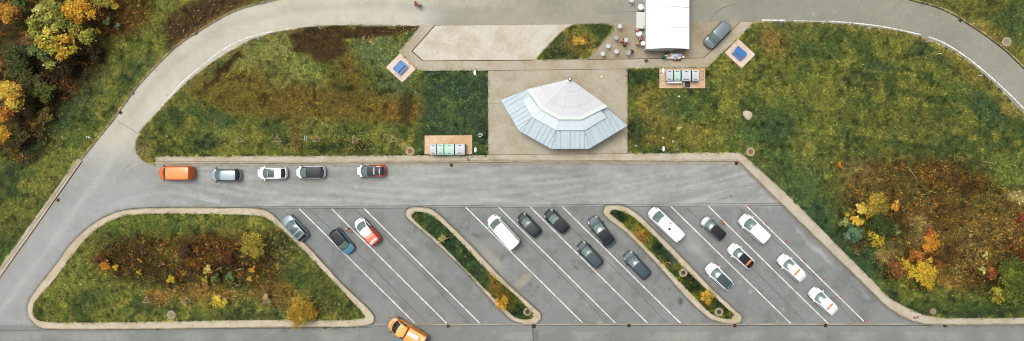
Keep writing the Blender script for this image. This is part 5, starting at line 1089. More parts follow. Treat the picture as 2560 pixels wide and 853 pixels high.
def sapling(px, py, lb, col=(150, 120, 70), g='young trees held by timber stakes', leaves=26):
    v = P(px, py); r = empty('sapling', (v.x, v.y, .1)); tag(r, lb, 'young tree', g)
    b = MB(); rr = random.Random(int(px) + 3); b.tube([(0, 0, 0), (.02, .02, 1.6), (.0, .05, 2.6)], [.035, .028, .015], 6)
    for k in range(16):
        z = rr.uniform(1.1, 2.4); a = rr.uniform(0, 6.28); ln_ = rr.uniform(.3, .65) * (2.9 - z); b.tube([(0, 0, z), (ln_ * math.cos(a), ln_ * math.sin(a), z + .35)], [.016, .006], 4, cap=False)
    b.build('trunk', M['twig'], r)
    k = leaves; d_ = rng.normal(0, .38, (k, 3)); d_[:, 2] = d_[:, 2] * .8 + 2.0
    quad_cloud('leaves', d_, rng.normal(0, .6, (k, 3)) + np.array([0, 0, 1]), rng.uniform(.08, .14, k), lin_np(np.array([col] * k, float) * rng.uniform(.7, 1.2, k)[:, None]), M['leaf'], r)
for px, py, lb, rz in ((608, 350, 'westernmost of the stake frames in the west lawn', .3), (702, 349, 'second stake frame from the west in the west lawn', .1), (799, 348, 'stake frame just east of the metal stand', 0), (892, 349, 'second stake frame from the east in the west lawn', .5), (989, 348, 'easternmost stake frame in the west lawn', .1),
                       (378, 746, 'westernmost stake frame on the triangular island', 0), (478, 746, 'middle stake frame on the triangular island, next to the apricot shrub', .2), (566, 743, 'stake frame beside the round bright yellow shrub', .6), (676, 746, 'easternmost stake frame on the triangular island', 0), (1110, 592, 'stake frame on the west median', .4)):
    stake_frame(px, py, lb, rz)
for px, py, lb in ((610, 350, 'thin bare tree in the westernmost stake frame of the west lawn'), (703, 349, 'thin bare tree in the second stake frame of the west lawn'), (800, 349, 'thin bare tree in the stake frame just east of the metal stand'), (893, 350, 'thin bare tree with a few orange leaves in the west lawn'), (380, 747, 'thin bare tree in the westernmost frame of the triangular island'), (480, 746, 'thin bare tree in the middle frame of the triangular island'), (678, 747, 'thin bare tree in the easternmost frame of the triangular island')):
    sapling(px, py, lb, (214, 140, 60) if '893' in str(px) else (150, 120, 70))
for i, (a, c, lb) in enumerate((((395, 664), (413, 661), 'short pale log lying west in the island thicket'), ((307, 688), (328, 681), 'thin pale log south of the orange shrub'), ((540, 674), (557, 669), 'pale log beside the straw yellow shrub'), ((588, 677), (610, 670), 'longer pale log east of the blue green shrub'), ((2458, 404), (2492, 410), 'long pale pole lying in the grass north of the east thicket'), ((2184, 631), (2198, 635), 'pale branch at the west edge of the east thicket'), ((2292, 640), (2318, 650), 'pale branch above the large golden shrub'), ((2268, 415), (2292, 448), 'grey branch at the north edge of the east thicket'), ((660, 755), (678, 754), 'short pale log under the easternmost stake frame'))):
    A, B = P(*a, .45), P(*c, .45); v = (A + B) / 2; b = MB(); b.tube([A - v, (A + B) / 2 - v + Vector((0, .01, .02)), B - v], [.05, .055, .035], 7); o = b.build('fallen_log', M['twig'], None, smooth=True, loc=v); tag(o, lb, 'log', 'pale poles lying in the undergrowth')

# ------------------------------------------------------------------ rest area shelter
M['zinc'] = mat('zinc_roof', K(202, 218, 224, 1.1), .5, metal=.0, var=.06, scale=1.2, var2=(.92, .94, .95), scale2=.5)
M['zinc_seam'] = mat('zinc_seam', K(150, 170, 180), .5); M['flash'] = mat('bright_flashing', K(236, 242, 244), .4)
M['opal'] = mat('opal_glazing', K(238, 250, 254, 1.12), .35, var=.04, scale=1.5, spec=.5); M['mint'] = mat('mint_gutter', K(226, 238, 228, 1.1), .5, var=.05)
M['upper'] = mat('translucent_roof', K(226, 228, 230, 1.05), .45, var=.05, scale=1.5, var2=(.9, .88, .89), scale2=.35); M['rib'] = mat('roof_rib', K(240, 240, 244), .4); M['rib2'] = mat('roof_joint', K(178, 172, 176), .5)
M['render'] = mat('rendered_wall', K(190, 180, 160), .9, var=.1); M['door'] = mat('door_paint', K(90, 110, 120), .5)
sc_ = P(1410, 300); sh = empty('rest_shelter', (sc_.x, sc_.y, 0.1)); tag(sh, 'fan shaped pavilion with pale blue metal roof and white upper roof on the plaza', 'building')
def q(px, py, z): v = P(px, py, z); return Vector((v.x - sc_.x, v.y - sc_.y, z - .1))
zo, zi = 2.9, 4.1
O_ = [(1252.3, 250.2), (1296.6, 326.5), (1377.9, 372), (1472.6, 372), (1568.7, 314.2)]
I_ = [(1317.5, 224.3), (1350.8, 274.8), (1397.6, 300.6), (1454.2, 300.6), (1514.5, 267.4)]
Ov = [q(*p, zo) for p in O_]; Iv = [q(*p, zi) for p in I_]
b = MB()
for i in range(4):
    a, b1, c, d_ = Ov[i], Ov[i + 1], Iv[i + 1], Iv[i]; dn = Vector((0, 0, -.12))
    b.add([a, b1, c, d_], [[0, 1, 2, 3]]); b.add([a + dn, b1 + dn, c + dn, d_ + dn], [[3, 2, 1, 0]]); b.add([a, b1, b1 + dn, a + dn], [[0, 3, 2, 1]])
    # standing seams at right angles to the eave
    ev = (b1 - a); L_ = ev.length; eu = ev / L_; nrm = Vector((-eu.y, eu.x, 0)); nrm = nrm if nrm.dot(d_ - a) > 0 else -nrm
    dm = max(.1, Vector((d_ - a).xy.to_3d()).dot(nrm)); 
    dm = (dm + Vector((c - b1).xy.to_3d()).dot(nrm)) / 2
    nse = int(L_ / .62)
    for k in range(1, nse):
        s0 = a + eu * (L_ * k / nse); tt = 1.0; sx = L_ * k / nse
        u0 = Vector((d_ - a).xy.to_3d()).dot(eu); u1 = L_ + Vector((c - b1).xy.to_3d()).dot(eu)
        if sx < u0: tt = min(tt, sx / u0)
        if sx > u1: tt = min(tt, (L_ - sx) / (L_ - u1))
        e1 = s0 + nrm * dm * tt + Vector((0, 0, (zi - zo) * tt)); up = Vector((0, 0, .03)); br = k % 6 == 3
        b.tube([s0 + up, e1 + up], .05 if br else .03, 4, mi=2 if br else 1, cap=False)
    b.tube([b1 + Vector((0, 0, .03)), c + Vector((0, 0, .03))], .03, 4, mi=1, cap=False)
b.build('lower_roof', [M['zinc'], M['zinc_seam'], M['flash']], sh)
b = MB(); b.tube([p + Vector((0, 0, -.1)) for p in Ov], .06, 6); b.build('eave_gutter', M['zinc_seam'], sh)
B_ = [(1306.5, 250.2), (1331.1, 293.2), (1390.2, 325.2), (1462.8, 325.2), (1515.7, 293.2)]; Bi = [(1324.9, 240.3), (1350.0, 273.5), (1397.6, 300.6), (1454.2, 300.6), (1501, 277.2)]
b = MB(); bo = [q(*p, 3.95) for p in B_]; bi = [q(*p, 4.75) for p in Bi]
for i in range(4):
    a, b1, c, d_ = bo[i], bo[i + 1], bi[i + 1], bi[i]; b.add([a, b1, c, d_], [[0, 1, 2, 3]]); b.add([a, b1, b1 - Vector((0, 0, .5)), a - Vector((0, 0, .5))], [[0, 3, 2, 1]])
    n_ = 3
    for k in range(n_): t = k / n_; b.tube([a + (b1 - a) * t + Vector((0, 0, .02)), d_ + (c - d_) * t + Vector((0, 0, .02))], .022, 4, mi=1, cap=False)
for e0, e1 in ((bo[0], bi[0]), (bo[4], bi[4])): b.add([e0, e1, e1 - Vector((0, 0, .8)), e0 - Vector((0, 0, .5))], [[0, 1, 2, 3]])
b.tube(bo, .035, 5, mi=1); b.build('skylight_band', [M['opal'], M['mint']], sh)
U_ = [(1317.5, 224.3), (1350.8, 272.8), (1397.6, 298.8), (1454.2, 298.8), (1518.2, 266.2)]; ap = q(1424.6, 198.5, 6.0); uo = [q(*p, 5.0) for p in U_]
b = MB(); dn = Vector((0, 0, -.15))
for i in range(4):
    b.add([ap, uo[i], uo[i + 1]], [[0, 1, 2]]); b.add([ap + dn, uo[i + 1] + dn, uo[i] + dn], [[0, 1, 2]]); b.add([uo[i], uo[i + 1], uo[i + 1] + dn, uo[i] + dn], [[0, 3, 2, 1]])
    for k in range(4 if i else 5):
        t = k / 4 if i else k / 5; e = uo[i] + (uo[i + 1] - uo[i]) * t; b.tube([ap + Vector((0, 0, .015)), e + Vector((0, 0, .015))], .03, 4, mi=1, cap=False)
for f_ in (.3, .68):
    b.tube([ap + (p - ap) * f_ + Vector((0, 0, .02)) for p in uo], .018, 4, mi=2, cap=False)
b.add([ap, uo[0], uo[0] + dn, ap + dn], [[0, 3, 2, 1]]); b.add([ap, uo[4], uo[4] + dn, ap + dn], [[0, 1, 2, 3]])
b.build('upper_roof', [M['upper'], M['rib'], M['rib2']], sh)
b = MB(); vv = [p + Vector((0, 0, .03)) for p in uo]; ins_ = [p + (ap - p) * .09 + Vector((0, 0, .0)) for p in vv]
for i in range(4): b.add([vv[i], vv[i + 1], ins_[i + 1], ins_[i]], [[0, 1, 2, 3]])
b.tube(vv, .05, 5); b.tube([ap + (uo[0] - ap) * .0, uo[0]], .05, 5); b.tube([ap, uo[4]], .05, 5); b.build('roof_edge', M['mint'], sh)
b = MB(); b.lathe([(.16, -.1), (.16, .25), (.28, .3), (.28, .36), (.06, .4)], 14, tuple(ap)); b.build('vent_collar', M['plastic'], sh)
b = MB(); b.lathe([(.16, .4), (.2, .5), (.15, .62), (.03, .68)], 14, tuple(ap)); b.build('vent_cap', M['flash'], sh)
b = MB(); WL = [(1300, 248), (1322, 300), (1390, 340), (1462, 340), (1530, 300), (1505, 262), (1424, 216), (1330, 232)]
pl_ = [q(*p, 0.1) for p in WL]
for i in range(len(pl_)):
    a, c = pl_[i], pl_[(i + 1) % len(pl_)]; up = Vector((0, 0, 2.9 if i < 5 or True else 4)); b.add([a, c, c + up, a + up], [[0, 1, 2, 3]])
b.build('wall', M['render'], sh)
b = MB(); a = q(1400, 340.6, 0.1); c = q(1416, 340.6, 0.1); b.box(a.x, c.x, a.y - .06, a.y + .02, .0, 2.1); b.build('door', M['door'], sh)
for (px, py) in ((1268, 262), (1300, 318), (1378, 362), (1472, 362), (1550, 314)): b = MB(); v = q(px, py, .1); b.tube([(v.x, v.y, 0), (v.x, v.y, 2.75)], .07, 8); b.build('post', M['zinc_seam'], sh)

# ------------------------------------------------------------------ marquee
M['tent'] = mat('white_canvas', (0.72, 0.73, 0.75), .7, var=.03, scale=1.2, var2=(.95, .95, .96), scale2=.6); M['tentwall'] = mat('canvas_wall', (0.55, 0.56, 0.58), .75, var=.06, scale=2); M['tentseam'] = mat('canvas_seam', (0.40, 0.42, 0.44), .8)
xw_, xe_ = P(1610, 0).x, P(1713.7, 0).x; ys_ = P(0, 127.5).y; yn_ = P(0, -80).y; xm_ = (xw_ + xe_) / 2
te = empty('marquee', (xm_, ys_, 0.05)); tag(te, 'large white gable marquee reaching past the top edge of the picture', 'tent')
hw_ = (xe_ - xw_) / 2; Ld = yn_ - ys_; ev_, rg_ = 2.4, 3.6
b = MB(); nb = 5; NSEG = 16
def troof(u, v):   # u along the length, v across; the cloth sags a little between the frames
    x = -hw_ - .06 + (2 * hw_ + .12) * v; z = rg_ - (rg_ - ev_) * abs(2 * v - 1) ** 1.06; s_ = abs(math.sin(u * Ld / 2.93 * math.pi)); return (x, Ld * u - .04, z - .05 * s_ * (1 - abs(2 * v - 1)) + .0)
b.grid(troof, 60, 24); b.build('roof_canvas', M['tent'], te, smooth=True)
for k in range(1, nb):
    y = 2.93 * k + .0; b = MB(); b.tube([(-hw_ - .05, y, ev_ + .02), (0, y, rg_ + .03), (hw_ + .05, y, ev_ + .02)], .035, 5); b.build('frame_seam', M['tentseam'], te)
b = MB(); b.add([(-hw_, 0, 0), (hw_ * .35, 0, 0), (hw_ * .35, 0, ev_ + .68), (0, 0, rg_ - .04), (-hw_, 0, ev_)], [[0, 1, 2, 3, 4]]); b.add([(hw_ * .35, 0, 1.95), (hw_, 0, 1.95), (hw_, 0, ev_), (hw_ * .35, 0, ev_ + .68)], [[0, 1, 2, 3]])
b.build('gable_wall', M['tentwall'], te)
b = MB(); 
for k in range(3): x = hw_ * .48 + k * .42; b.box(x, x + .26, -.02, -.005, 2.05, 2.3)
b.build('window', M['plastic'], te)
b = MB(); b.grid(lambda u, v: (-hw_ + .04 * math.sin(u * 60), 1.0 * u * Ld, ev_ * v), 60, 2); b.build('side_wall', M['tentwall'], te)
b = MB(); b.grid(lambda u, v: (hw_, 1.0 * u * Ld, ev_ * v), 60, 2); b.build('side_wall', M['tentwall'], te)
for (x, y) in [(sx * hw_, 2.93 * k) for k in range(6) for sx in (-1, 1)]: b = MB(); b.tube([(x, y, 0), (x, y, ev_)], .05, 6); b.build('leg', M['post'], te)
for (px, py) in ((1611, 8), (1613, 30), (1612, 74), (1616, 118)):
    v = P(px, py); b = MB(); x = v.x - xm_; y = v.y - ys_; b.grid(lambda u, t: (x - .35 * u + .03 * math.sin(t * 9), y + .5 * u - .25 + .12 * t, .1 + 2.2 * (1 - .25 * u) * (.3 + .7 * t)), 4, 6); b.build('door_flap', M['tent'], te)
b = MB(); v = P(1613.5, 51); x = v.x - xm_; y = v.y - ys_; b.box(x - .12, x + .12, y - 1.15, y + 1.15, 1.0, 1.08); b.build('serving_shelf', mat('wood_shelf', K(190, 140, 84), .7, var=.2), te)

# ------------------------------------------------------------------ tables, counters, boxes
M['tabletop'] = mat('grey_tabletop', K(196, 206, 208), .45, var=.04); M['tablewhite'] = mat('white_tabletop', (0.66, 0.67, 0.68), .5); M['tablegrey'] = mat('dull_tabletop', K(160, 168, 164), .5, var=.06)
M['steel'] = mat('table_steel', K(150, 156, 158), .35, metal=.7)
def bistro(px, py, lb, top='tabletop', r=.33, wd=None):
    v = P(px, py, 1.1); o = empty('bistro_table', (v.x, v.y, .05)); tag(o, lb, 'table', 'round standing tables by the marquee')
    b = MB(); b.lathe([(r - .02, 1.07), (r, 1.08), (r, 1.1), (r - .02, 1.11)], 26); b.build('tabletop', M[top], o)
    b = MB(); b.tube([(0, 0, .05), (0, 0, 1.07)], .035, 8); b.build('column', M['steel'], o)
    b = MB()
    for k in range(4): a = k * math.pi / 2 + .5; b.tube([(0, 0, .12), (.3 * math.cos(a), .3 * math.sin(a), .02)], [.03, .02], 6)
    b.build('foot', M['steel'], o)
for a in ((1549.2, 65.9, 'northernmost grey table on the paved court'), (1540.4, 94.8, 'dull grey table below the northernmost one', 'tablegrey'), (1564.6, 100.4, 'grey table with the two chatting people in orange and red'), (1520.7, 115.6, 'grey table next to the planted island edge'), (1541.3, 129.1, 'grey table in the bottom middle of the group'), (1507, 134.7, 'westernmost grey table of the group'),
          (1570.8, 132.9, 'dull grey table beside the person in black', 'tablegrey'), (1579, 1, 'grey table cut by the top edge west of the marquee'), (1601.8, 17.5, 'large white table against the marquee north of the counter', 'tablewhite', .42), (1597.5, 84.5, 'large white table between the orange jackets south of the counter', 'tablewhite', .42), (1608, 108.5, 'smaller white table touching the marquee wall near its south west corner', 'tablewhite', .33)): bistro(*a)
v = P(1601.5, 51, 1.0); o = empty('serving_counter', (v.x, v.y, .05)); tag(o, 'long pale counter against the west wall of the white marquee', 'counter')
b = MB(); b.box(-.62, .62, -1.19, 1.19, .92, .97); b.build('counter_top', mat('counter_top', K(214, 218, 208), .5, var=.03), o, bevel=.01)
b = MB(); b.box(-.55, .5, -1.1, 1.1, .0, .92); b.build('counter_body', M['tentwall'], o)
b = MB(); b.box(.66, .8, -1.19, 1.19, .9, .95); b.build('wooden_edge', M['pad_tan'], o)
# buffet table south of the marquee
v = P(1683, 140.5, .75); bt = empty('buffet_table', (v.x, v.y, .05)); tag(bt, 'long narrow white buffet table with dishes south of the marquee', 'table')
b = MB(); b.box(-1.1, 1.1, -.36, .36, .71, .75); b.build('tabletop', M['tablewhite'], bt, bevel=.01)
for sx in (-1, 1):
    for sy in (-.3, .3): b = MB(); b.tube([(sx * 1.0, sy, 0), (sx * .98, sy, .71)], .022, 6); b.build('leg', M['steel'], bt)
def loose(name, px, py, z, build, lb, cat, m, group=None, rz=0):
    v = P(px, py, z); b = MB(); build(b); oo = b.build(name, m, None, bevel=.01, loc=(v.x, v.y, z)); oo.rotation_euler.z = rz; return tag(oo, lb, cat, group)
M['teal_'] = mat('teal_cloth', K(20, 140, 150), .7, var=.15); M['bluebox'] = mat('pale_blue_plastic', K(186, 208, 230), .4, var=.05); M['redbox'] = mat('red_plastic', K(208, 40, 42), .45, var=.08); M['bread'] = mat('orange_dish', K(240, 178, 96), .6, var=.1)
loose('serving_bowl', 1674.7, 140, .81, lambda b: b.lathe([(.1, 0), (.2, .06), (.22, .1), (.19, .1), (.08, .03)], 20), 'round orange bowl on the west half of the buffet table', 'bowl', M['bread'])
loose('plastic_tub', 1699.5, 138, .81, lambda b: (b.box(-.24, .24, -.2, .2, 0, .03), b.box(-.24, -.22, -.2, .2, .03, .22), b.box(.22, .24, -.2, .2, .03, .22), b.box(-.22, .22, -.2, -.18, .03, .22), b.box(-.22, .22, .18, .2, .03, .22)), 'pale blue open tub at the east end of the buffet table', 'tub', M['bluebox'])
loose('paper_stack', 1667.5, 140, .81, lambda b: (b.box(-.22, .2, -.16, .16, 0, .03), b.box(-.12, .24, -.2, .08, .032, .05)), 'white papers at the west end of the buffet table', 'papers', M['tablewhite'], rz=.2)
loose('serving_tray', 1690, 143.5, .81, lambda b: (b.box(-.36, .36, -.1, .1, 0, .015), b.box(-.36, .36, -.1, -.085, .015, .05), b.box(-.36, .36, .085, .1, .015, .05)), 'long grey serving tray on the middle of the buffet table', 'tray', M['tablegrey'])
loose('cool_box', 1706.5, 142.8, .08, lambda b: (b.box(-.26, .26, -.2, .2, 0, .34)), 'red cool box with white lid at the east end of the buffet table', 'cool box', M['redbox'])
o = D.objects['cool_box']; b = MB(); b.box(-.2, .2, -.15, .15, .345, .385); b.build('lid', M['tablewhite'], o, bevel=.015)
oo = loose('crate', 1687.5, 149, .14, lambda b: (b.box(-.3, .3, -.22, .22, 0, .04), b.box(-.3, -.27, -.22, .22, .04, .3), b.box(.27, .3, -.22, .22, .04, .3), b.box(-.27, .27, -.22, -.19, .04, .3), b.box(-.27, .27, .19, .22, .04, .3)), 'red crate with a white bag in it south of the buffet table', 'crate', M['redbox'])
b = MB(); b.lathe([(.12, .05), (.17, .16), (.15, .3), (.06, .34)], 10, (-.06, 0, 0)); b.build('bag', M['bluebox'], oo, smooth=True)
oo = loose('crate', 1696.7, 149, .14, lambda b: (b.box(-.26, .26, -.2, .2, 0, .04), b.box(-.26, -.23, -.2, .2, .04, .3), b.box(.23, .26, -.2, .2, .04, .3), b.box(-.23, .23, -.2, -.17, .04, .3), b.box(-.23, .23, .17, .2, .04, .3)), 'black crate right of the red crate south of the buffet table', 'crate', M['plastic'])
b = MB(); b.lathe([(.07, .04), (.09, .2), (.05, .26)], 10, (-.02, 0, 0)); b.build('jar', M['tablewhite'], oo, smooth=True)
# feather flag
v = P(1615.5, 152.5); fl = empty('beach_flag', (v.x, v.y, .12), R(40)); tag(fl, 'slim white feather flag on a black square base by the walk', 'flag')
b = MB(); b.box(-.26, .26, -.26, .26, 0, .06); b.build('base', M['plastic'], fl, bevel=.01); b = MB(); b.tube([(0, 0, .06), (0, 0, 2.5), (.12, 0, 4.2), (.4, 0, 4.7)], [.02, .018, .012, .008], 6); b.build('pole', M['galv'], fl)
b = MB(); b.grid(lambda u, t: (.02 + .5 * math.sin(math.pi * min(1, t * .9 + .12)) * u + .3 * t ** 3, .05 * math.sin(u * 3 + t * 6), 1.2 + 3.4 * t), 4, 12); b.build('banner', M['tentwall'], fl)

# picnic sets
M['blue'] = mat('blue_slats', K(16, 122, 200), .45, var=.1, scale=6); M['blue_dark'] = mat('blue_slats_dark', K(44, 96, 170), .55, var=.15, scale=6)  # darker blue goes on one bench of each set
def picnic(cx, cy, u, label, flip):
    """u = plan direction of the long side"""
    v = P(cx, cy, .7); rz = math.atan2(-u[1], u[0]); o = empty('picnic_table', (v.x, v.y, .17), rz); tag(o, label, 'picnic table', 'blue picnic sets')
    s = 1 if flip else -1
    b = MB(); 
    for k in range(5): y = -.3 + k * .15; b.box(-.88, .88, y - .072, y + .072, .7, .74)
    b.build('tabletop', M['blue'], o, bevel=.008)
    for sg, nm in ((1, 'bench'), (-1, 'bench')):
        yc = sg * s * (.66 if sg > 0 else .46); b = MB()
        for k in range(2): y = yc + (k - .5) * .16; b.box(-.88, .88, y - .07, y + .07, .42 if sg > 0 else .5, .46 if sg > 0 else .54)
        b.build(nm, M['blue' if sg > 0 else 'blue_dark'], o, bevel=.008)
    for sx in (-.6, .6):
        b = MB(); b.tube([(sx, -.3, 0), (sx, -.2, .68)], .03, 6); b.tube([(sx, .3, 0), (sx, .2, .68)], .03, 6); b.tube([(sx, -.62, .38), (sx, .7, .38)], .03, 6); b.tube([(sx, s * .66, 0), (sx, s * .66, .42)], .03, 6); b.build('leg_frame', M['rust'], o)
picnic(999.5, 168, (1, -1.03), 'picnic table with benches on the western diamond pad', False); picnic(1850, 132, (1, .86), 'picnic table with benches on the eastern diamond pad', False)

# ------------------------------------------------------------------ bottle and paper containers
M['c_grey'] = mat('container_grey', K(206, 212, 216), .5, var=.03); M['c_mint'] = mat('container_mint', K(190, 226, 208), .5, var=.03); M['c_green'] = mat('container_green', K(20, 130, 84), .5); M['c_dark'] = mat('slot_rubber', K(24, 44, 38), .7)
def container(x0, x1, y0, y1, col, label, slots=(1, 1), sidec='c_green', lift=.25):
    z1 = 1.55; A = P(x0, y1, z1); B = P(x1, y0, z1); w_ = B.x - A.x; d_ = B.y - A.y; o = empty('recycling_container', ((A.x + B.x) / 2, (A.y + B.y) / 2, .24)); tag(o, label, 'container', 'recycling containers')
    b = MB(); n = 10; hx, hy = w_ / 2 - .05, d_ / 2
    prof = [(-hy * math.cos(math.pi * k / n) , 1.05 + .32 * math.sin(math.pi * k / n) ** .7) for k in range(n + 1)]
    prof = [(-hy * .94, .12)] + prof + [(hy * .94, .12)]
    vs = [(-hx, y, z) for y, z in prof] + [(hx, y, z) for y, z in prof]; m_ = len(prof)
    b.add(vs, [[i, i + 1, m_ + i + 1, m_ + i] for i in range(m_ - 1)][::1], 0); b.add(vs, [list(range(m_)), [m_ + i for i in range(m_)][::-1]], 1)
    ob = b.build('shell', [M[col], M[sidec]], o, smooth=True)
    bmm = bmesh.new(); bmm.from_mesh(ob.data); bmesh.ops.recalc_face_normals(bmm, faces=bmm.faces); bmm.to_mesh(ob.data); bmm.free()
    for sy, ln_ in ((1, slots[0]), (-1, slots[1])):
        b = MB(); hl = .19 * ln_; y = sy * hy * .66; b.box(-hl, hl, y - .045, y + .045, 1.22, 1.335); b.build('slot', M['c_dark'], o)
    b = MB(); b.box(-.16, .16, hy * .78, hy * .92, 1.0, 1.22); b.build('label_plate', M['tablewhite'], o)
    b = MB(); b.lathe([(.05, 1.36), (.05, 1.4), (.02, 1.42)], 8); b.build('lifting_ring', M['galv'], o)
container(1074, 1091.4, 360, 388, 'c_grey', 'grey container at the west end of the row of four on the western tan pad', sidec='c_grey'); container(1092, 1109.6, 360, 388, 'c_mint', 'narrow mint green container on the western tan pad'); container(1110.2, 1136, 360, 388, 'c_mint', 'wide mint green container on the western tan pad'); container(1136.6, 1162.5, 359.5, 387.5, 'c_grey', 'wide pale grey container at the east end on the western tan pad')
container(1665, 1683.6, 174.5, 203, 'c_grey', 'grey container at the west end of the row on the eastern tan pad', sidec='c_grey'); container(1684.6, 1702, 174.5, 202.5, 'c_mint', 'narrow mint green container on the eastern tan pad'); container(1703.5, 1728, 174.5, 203, 'c_grey', 'widest container, grey with green edge, on the eastern tan pad', (1.2, 2.1)); container(1729.5, 1748, 174.5, 203, 'c_grey', 'pale container at the east end of the row on the eastern tan pad')
loose('notice_panel', 1686, 206, 1.0, lambda b: (b.box(-1.1, 1.1, -.14, .14, -.02, .02), b.box(-1.08, -1.02, -.03, .03, -.75, -.02), b.box(1.02, 1.08, -.03, .03, -.75, -.02)), 'long white notice panel leaning in front of the eastern containers', 'panel', M['tablewhite'])
oo = loose('bottle_crate', 1716, 212, .26, lambda b: (b.box(-.45, .45, -.35, .35, 0, .04), b.box(-.45, -.42, -.35, .35, .04, .32), b.box(.42, .45, -.35, .35, .04, .32), b.box(-.42, .42, -.35, -.32, .04, .32), b.box(-.42, .42, .32, .35, .04, .32)), 'dark crate full of bottles south of the widest container', 'crate', M['plastic'])
b = MB(); rr = random.Random(2)
for i in range(6):
    for j in range(5): b.lathe([(.045, .05), (.045, .22), (.02, .28), (.02, .33)], 8, (-.34 + i * .135, -.26 + j * .13, 0))
b.build('bottles', mat('bottle_glass', K(110, 128, 132), .1, var=.5, scale=6), oo)
loose('small_rack', 1707.5, 212, .26, lambda b: (b.box(-.13, .13, -.35, .35, .0, .5), b.box(-.16, .16, -.38, .38, .5, .53)), 'narrow cream cabinet left of the crate of bottles', 'cabinet', M['concrete'])
oo = loose('bicycle_rack', 1750.5, 189, .26, lambda b: (b.tube([(-.12, -.6, .8), (.28, -.6, .8), (.28, .6, .8), (-.12, .6, .8)], .04, 6), b.tube([(.28, -.6, .8), (.28, -.6, 0)], .04, 6), b.tube([(.28, .6, .8), (.28, .6, 0)], .04, 6)), 'square grey tube frame at the east end of the eastern containers', 'frame', M['galv'])
# boulder, mound, litter
v = P(1868.5, 288); rr = np.random.default_rng(4); b = MB(); n1, n2 = 22, 7; vs = []
for j in range(n2 + 1):
    t = j / n2 * math.pi / 2
    for k in range(n1):
        a = 2 * math.pi * k / n1; r = (.66 + .07 * math.cos(a * 2 + 1) + .06 * math.sin(a * 3)) * math.cos(t) ** .7; vs.append((r * math.cos(a), r * math.sin(a) * 1.12, .38 * math.sin(t) + .03 * math.sin(a * 5 + j)))
fs = [[j * n1 + k, j * n1 + (k + 1) % n1, (j + 1) * n1 + (k + 1) % n1, (j + 1) * n1 + k] for j in range(n2) for k in range(n1)]
b.add(vs, fs); o = b.build('boulder', mat('sandstone', K(206, 196, 166), .9, var=.18, scale=4, bump=.5), None, smooth=True, loc=(v.x, v.y, .1)); tag(o, 'rounded beige boulder in the east meadow', 'boulder')
v = P(1661.5, 266); b = MB(); b.lathe([(.34, 0), (.26, .1), (.12, .17), (.02, .18)], 12); o = b.build('molehill', M['soil'], None, smooth=True, loc=(v.x, v.y, .12)); tag(o, 'small brown molehill south of the eastern containers', 'mound')
M['litter'] = mat('paper_litter', (0.62, 0.63, 0.62), .7, var=.2, scale=9)
for i, (px, py, lb, sx) in enumerate(((1657, 345, 'white scrap in the grass, uppermost of those by the south walk', .16), (1680.5, 353.5, 'white scrap right of the lamp by the south walk', .16), (1588, 364, 'white scraps beside the plaza corner', .14), (1692, 373, 'tiny pale scrap east of the lamp by the south walk', .12), (1700, 320, 'pale clump of scraps in the middle of the west meadow', .22), (1696, 243, 'faint white scraps south of the eastern tan pad', .2), (223, 343, 'pale stone in the grass beside the west curve', .22), (1192, 188, 'white plastic scrap beside the north lamp of the dark turf', .14))):
    v = P(px, py); b = MB(); rr = random.Random(i)
    for k in range(3):
        a = rr.uniform(0, 3); c_ = Matrix.Translation((rr.uniform(-sx, sx), rr.uniform(-sx, sx) * .7, .02)) @ Matrix.Rotation(a, 4, 'Z') @ Matrix.Rotation(.3, 4, 'X'); b.box(-sx * .5, sx * .5, -sx * .3, sx * .3, 0, .02, M=c_)
    tag(b.build('paper_scrap', M['litter'], None, loc=(v.x, v.y, .2)), lb, 'paper scrap', 'white scraps lying in the grass')

# ------------------------------------------------------------------ people
M['skin'] = mat('skin', K(222, 168, 138), .6, var=.05)
def clothm(n, c): return mat(n, c, .85, var=.14, scale=7)
M['hivis'] = clothm('hi_vis_orange', K(248, 96, 30)); M['reflect'] = mat('reflective_tape', (0.6, 0.58, 0.5), .4); M['red_j'] = clothm('red_jacket', K(214, 28, 34)); M['black_j'] = clothm('black_cloth', K(30, 32, 38)); M['navy'] = clothm('navy_cloth', K(34, 44, 62)); M['white_j'] = clothm('white_cloth', (0.62, 0.64, 0.66)); M['teal_j'] = clothm('teal_cloth2', K(16, 132, 142))
M['hair_d'] = mat('dark_hair', K(30, 24, 22), .7, var=.3, scale=20); M['hair_b'] = mat('brown_hair', K(88, 60, 38), .7, var=.3, scale=20); M['cap_w'] = clothm('white_cap', (0.62, 0.62, 0.63))
def skin_mesh(name, chains, m, parent, sub=1, root_i=0):
    """chains: list of [(pos, radius), ...]; identical positions are merged"""
    bmx = bmesh.new(); lay = bmx.verts.layers.skin.verify(); idx = {}
    def gv(p, r):
        k = tuple(round(c, 4) for c in p)
        if k not in idx: vv = bmx.verts.new(p); vv[lay].radius = (r, r); idx[k] = vv
        return idx[k]
    first = None
    for ch in chains:
        prev = None
        for p, r in ch:
            vv = gv(p, r)
            if first is None: first = vv; vv[lay].use_root = True
            if prev is not None and prev is not vv and bmx.edges.get((prev, vv)) is None: bmx.edges.new((prev, vv))
            prev = vv
    me = D.meshes.new(name + '_rig'); bmx.to_mesh(me); bmx.free()
    t = D.objects.new(name + '_rig', me); COL.objects.link(t); sk = t.modifiers.new('s', 'SKIN'); sk.use_smooth_shade = True
    ss = t.modifiers.new('u', 'SUBSURF'); ss.levels = sub; ss.render_levels = sub
    dg = bpy.context.evaluated_depsgraph_get(); me2 = D.meshes.new_from_object(t.evaluated_get(dg)); D.objects.remove(t); me2.name = name
    me2.materials.clear(); me2.materials.append(m); me2.polygons.foreach_set('use_smooth', [True] * len(me2.polygons))
    o = D.objects.new(name, me2); COL.objects.link(o); o.parent = parent; return o
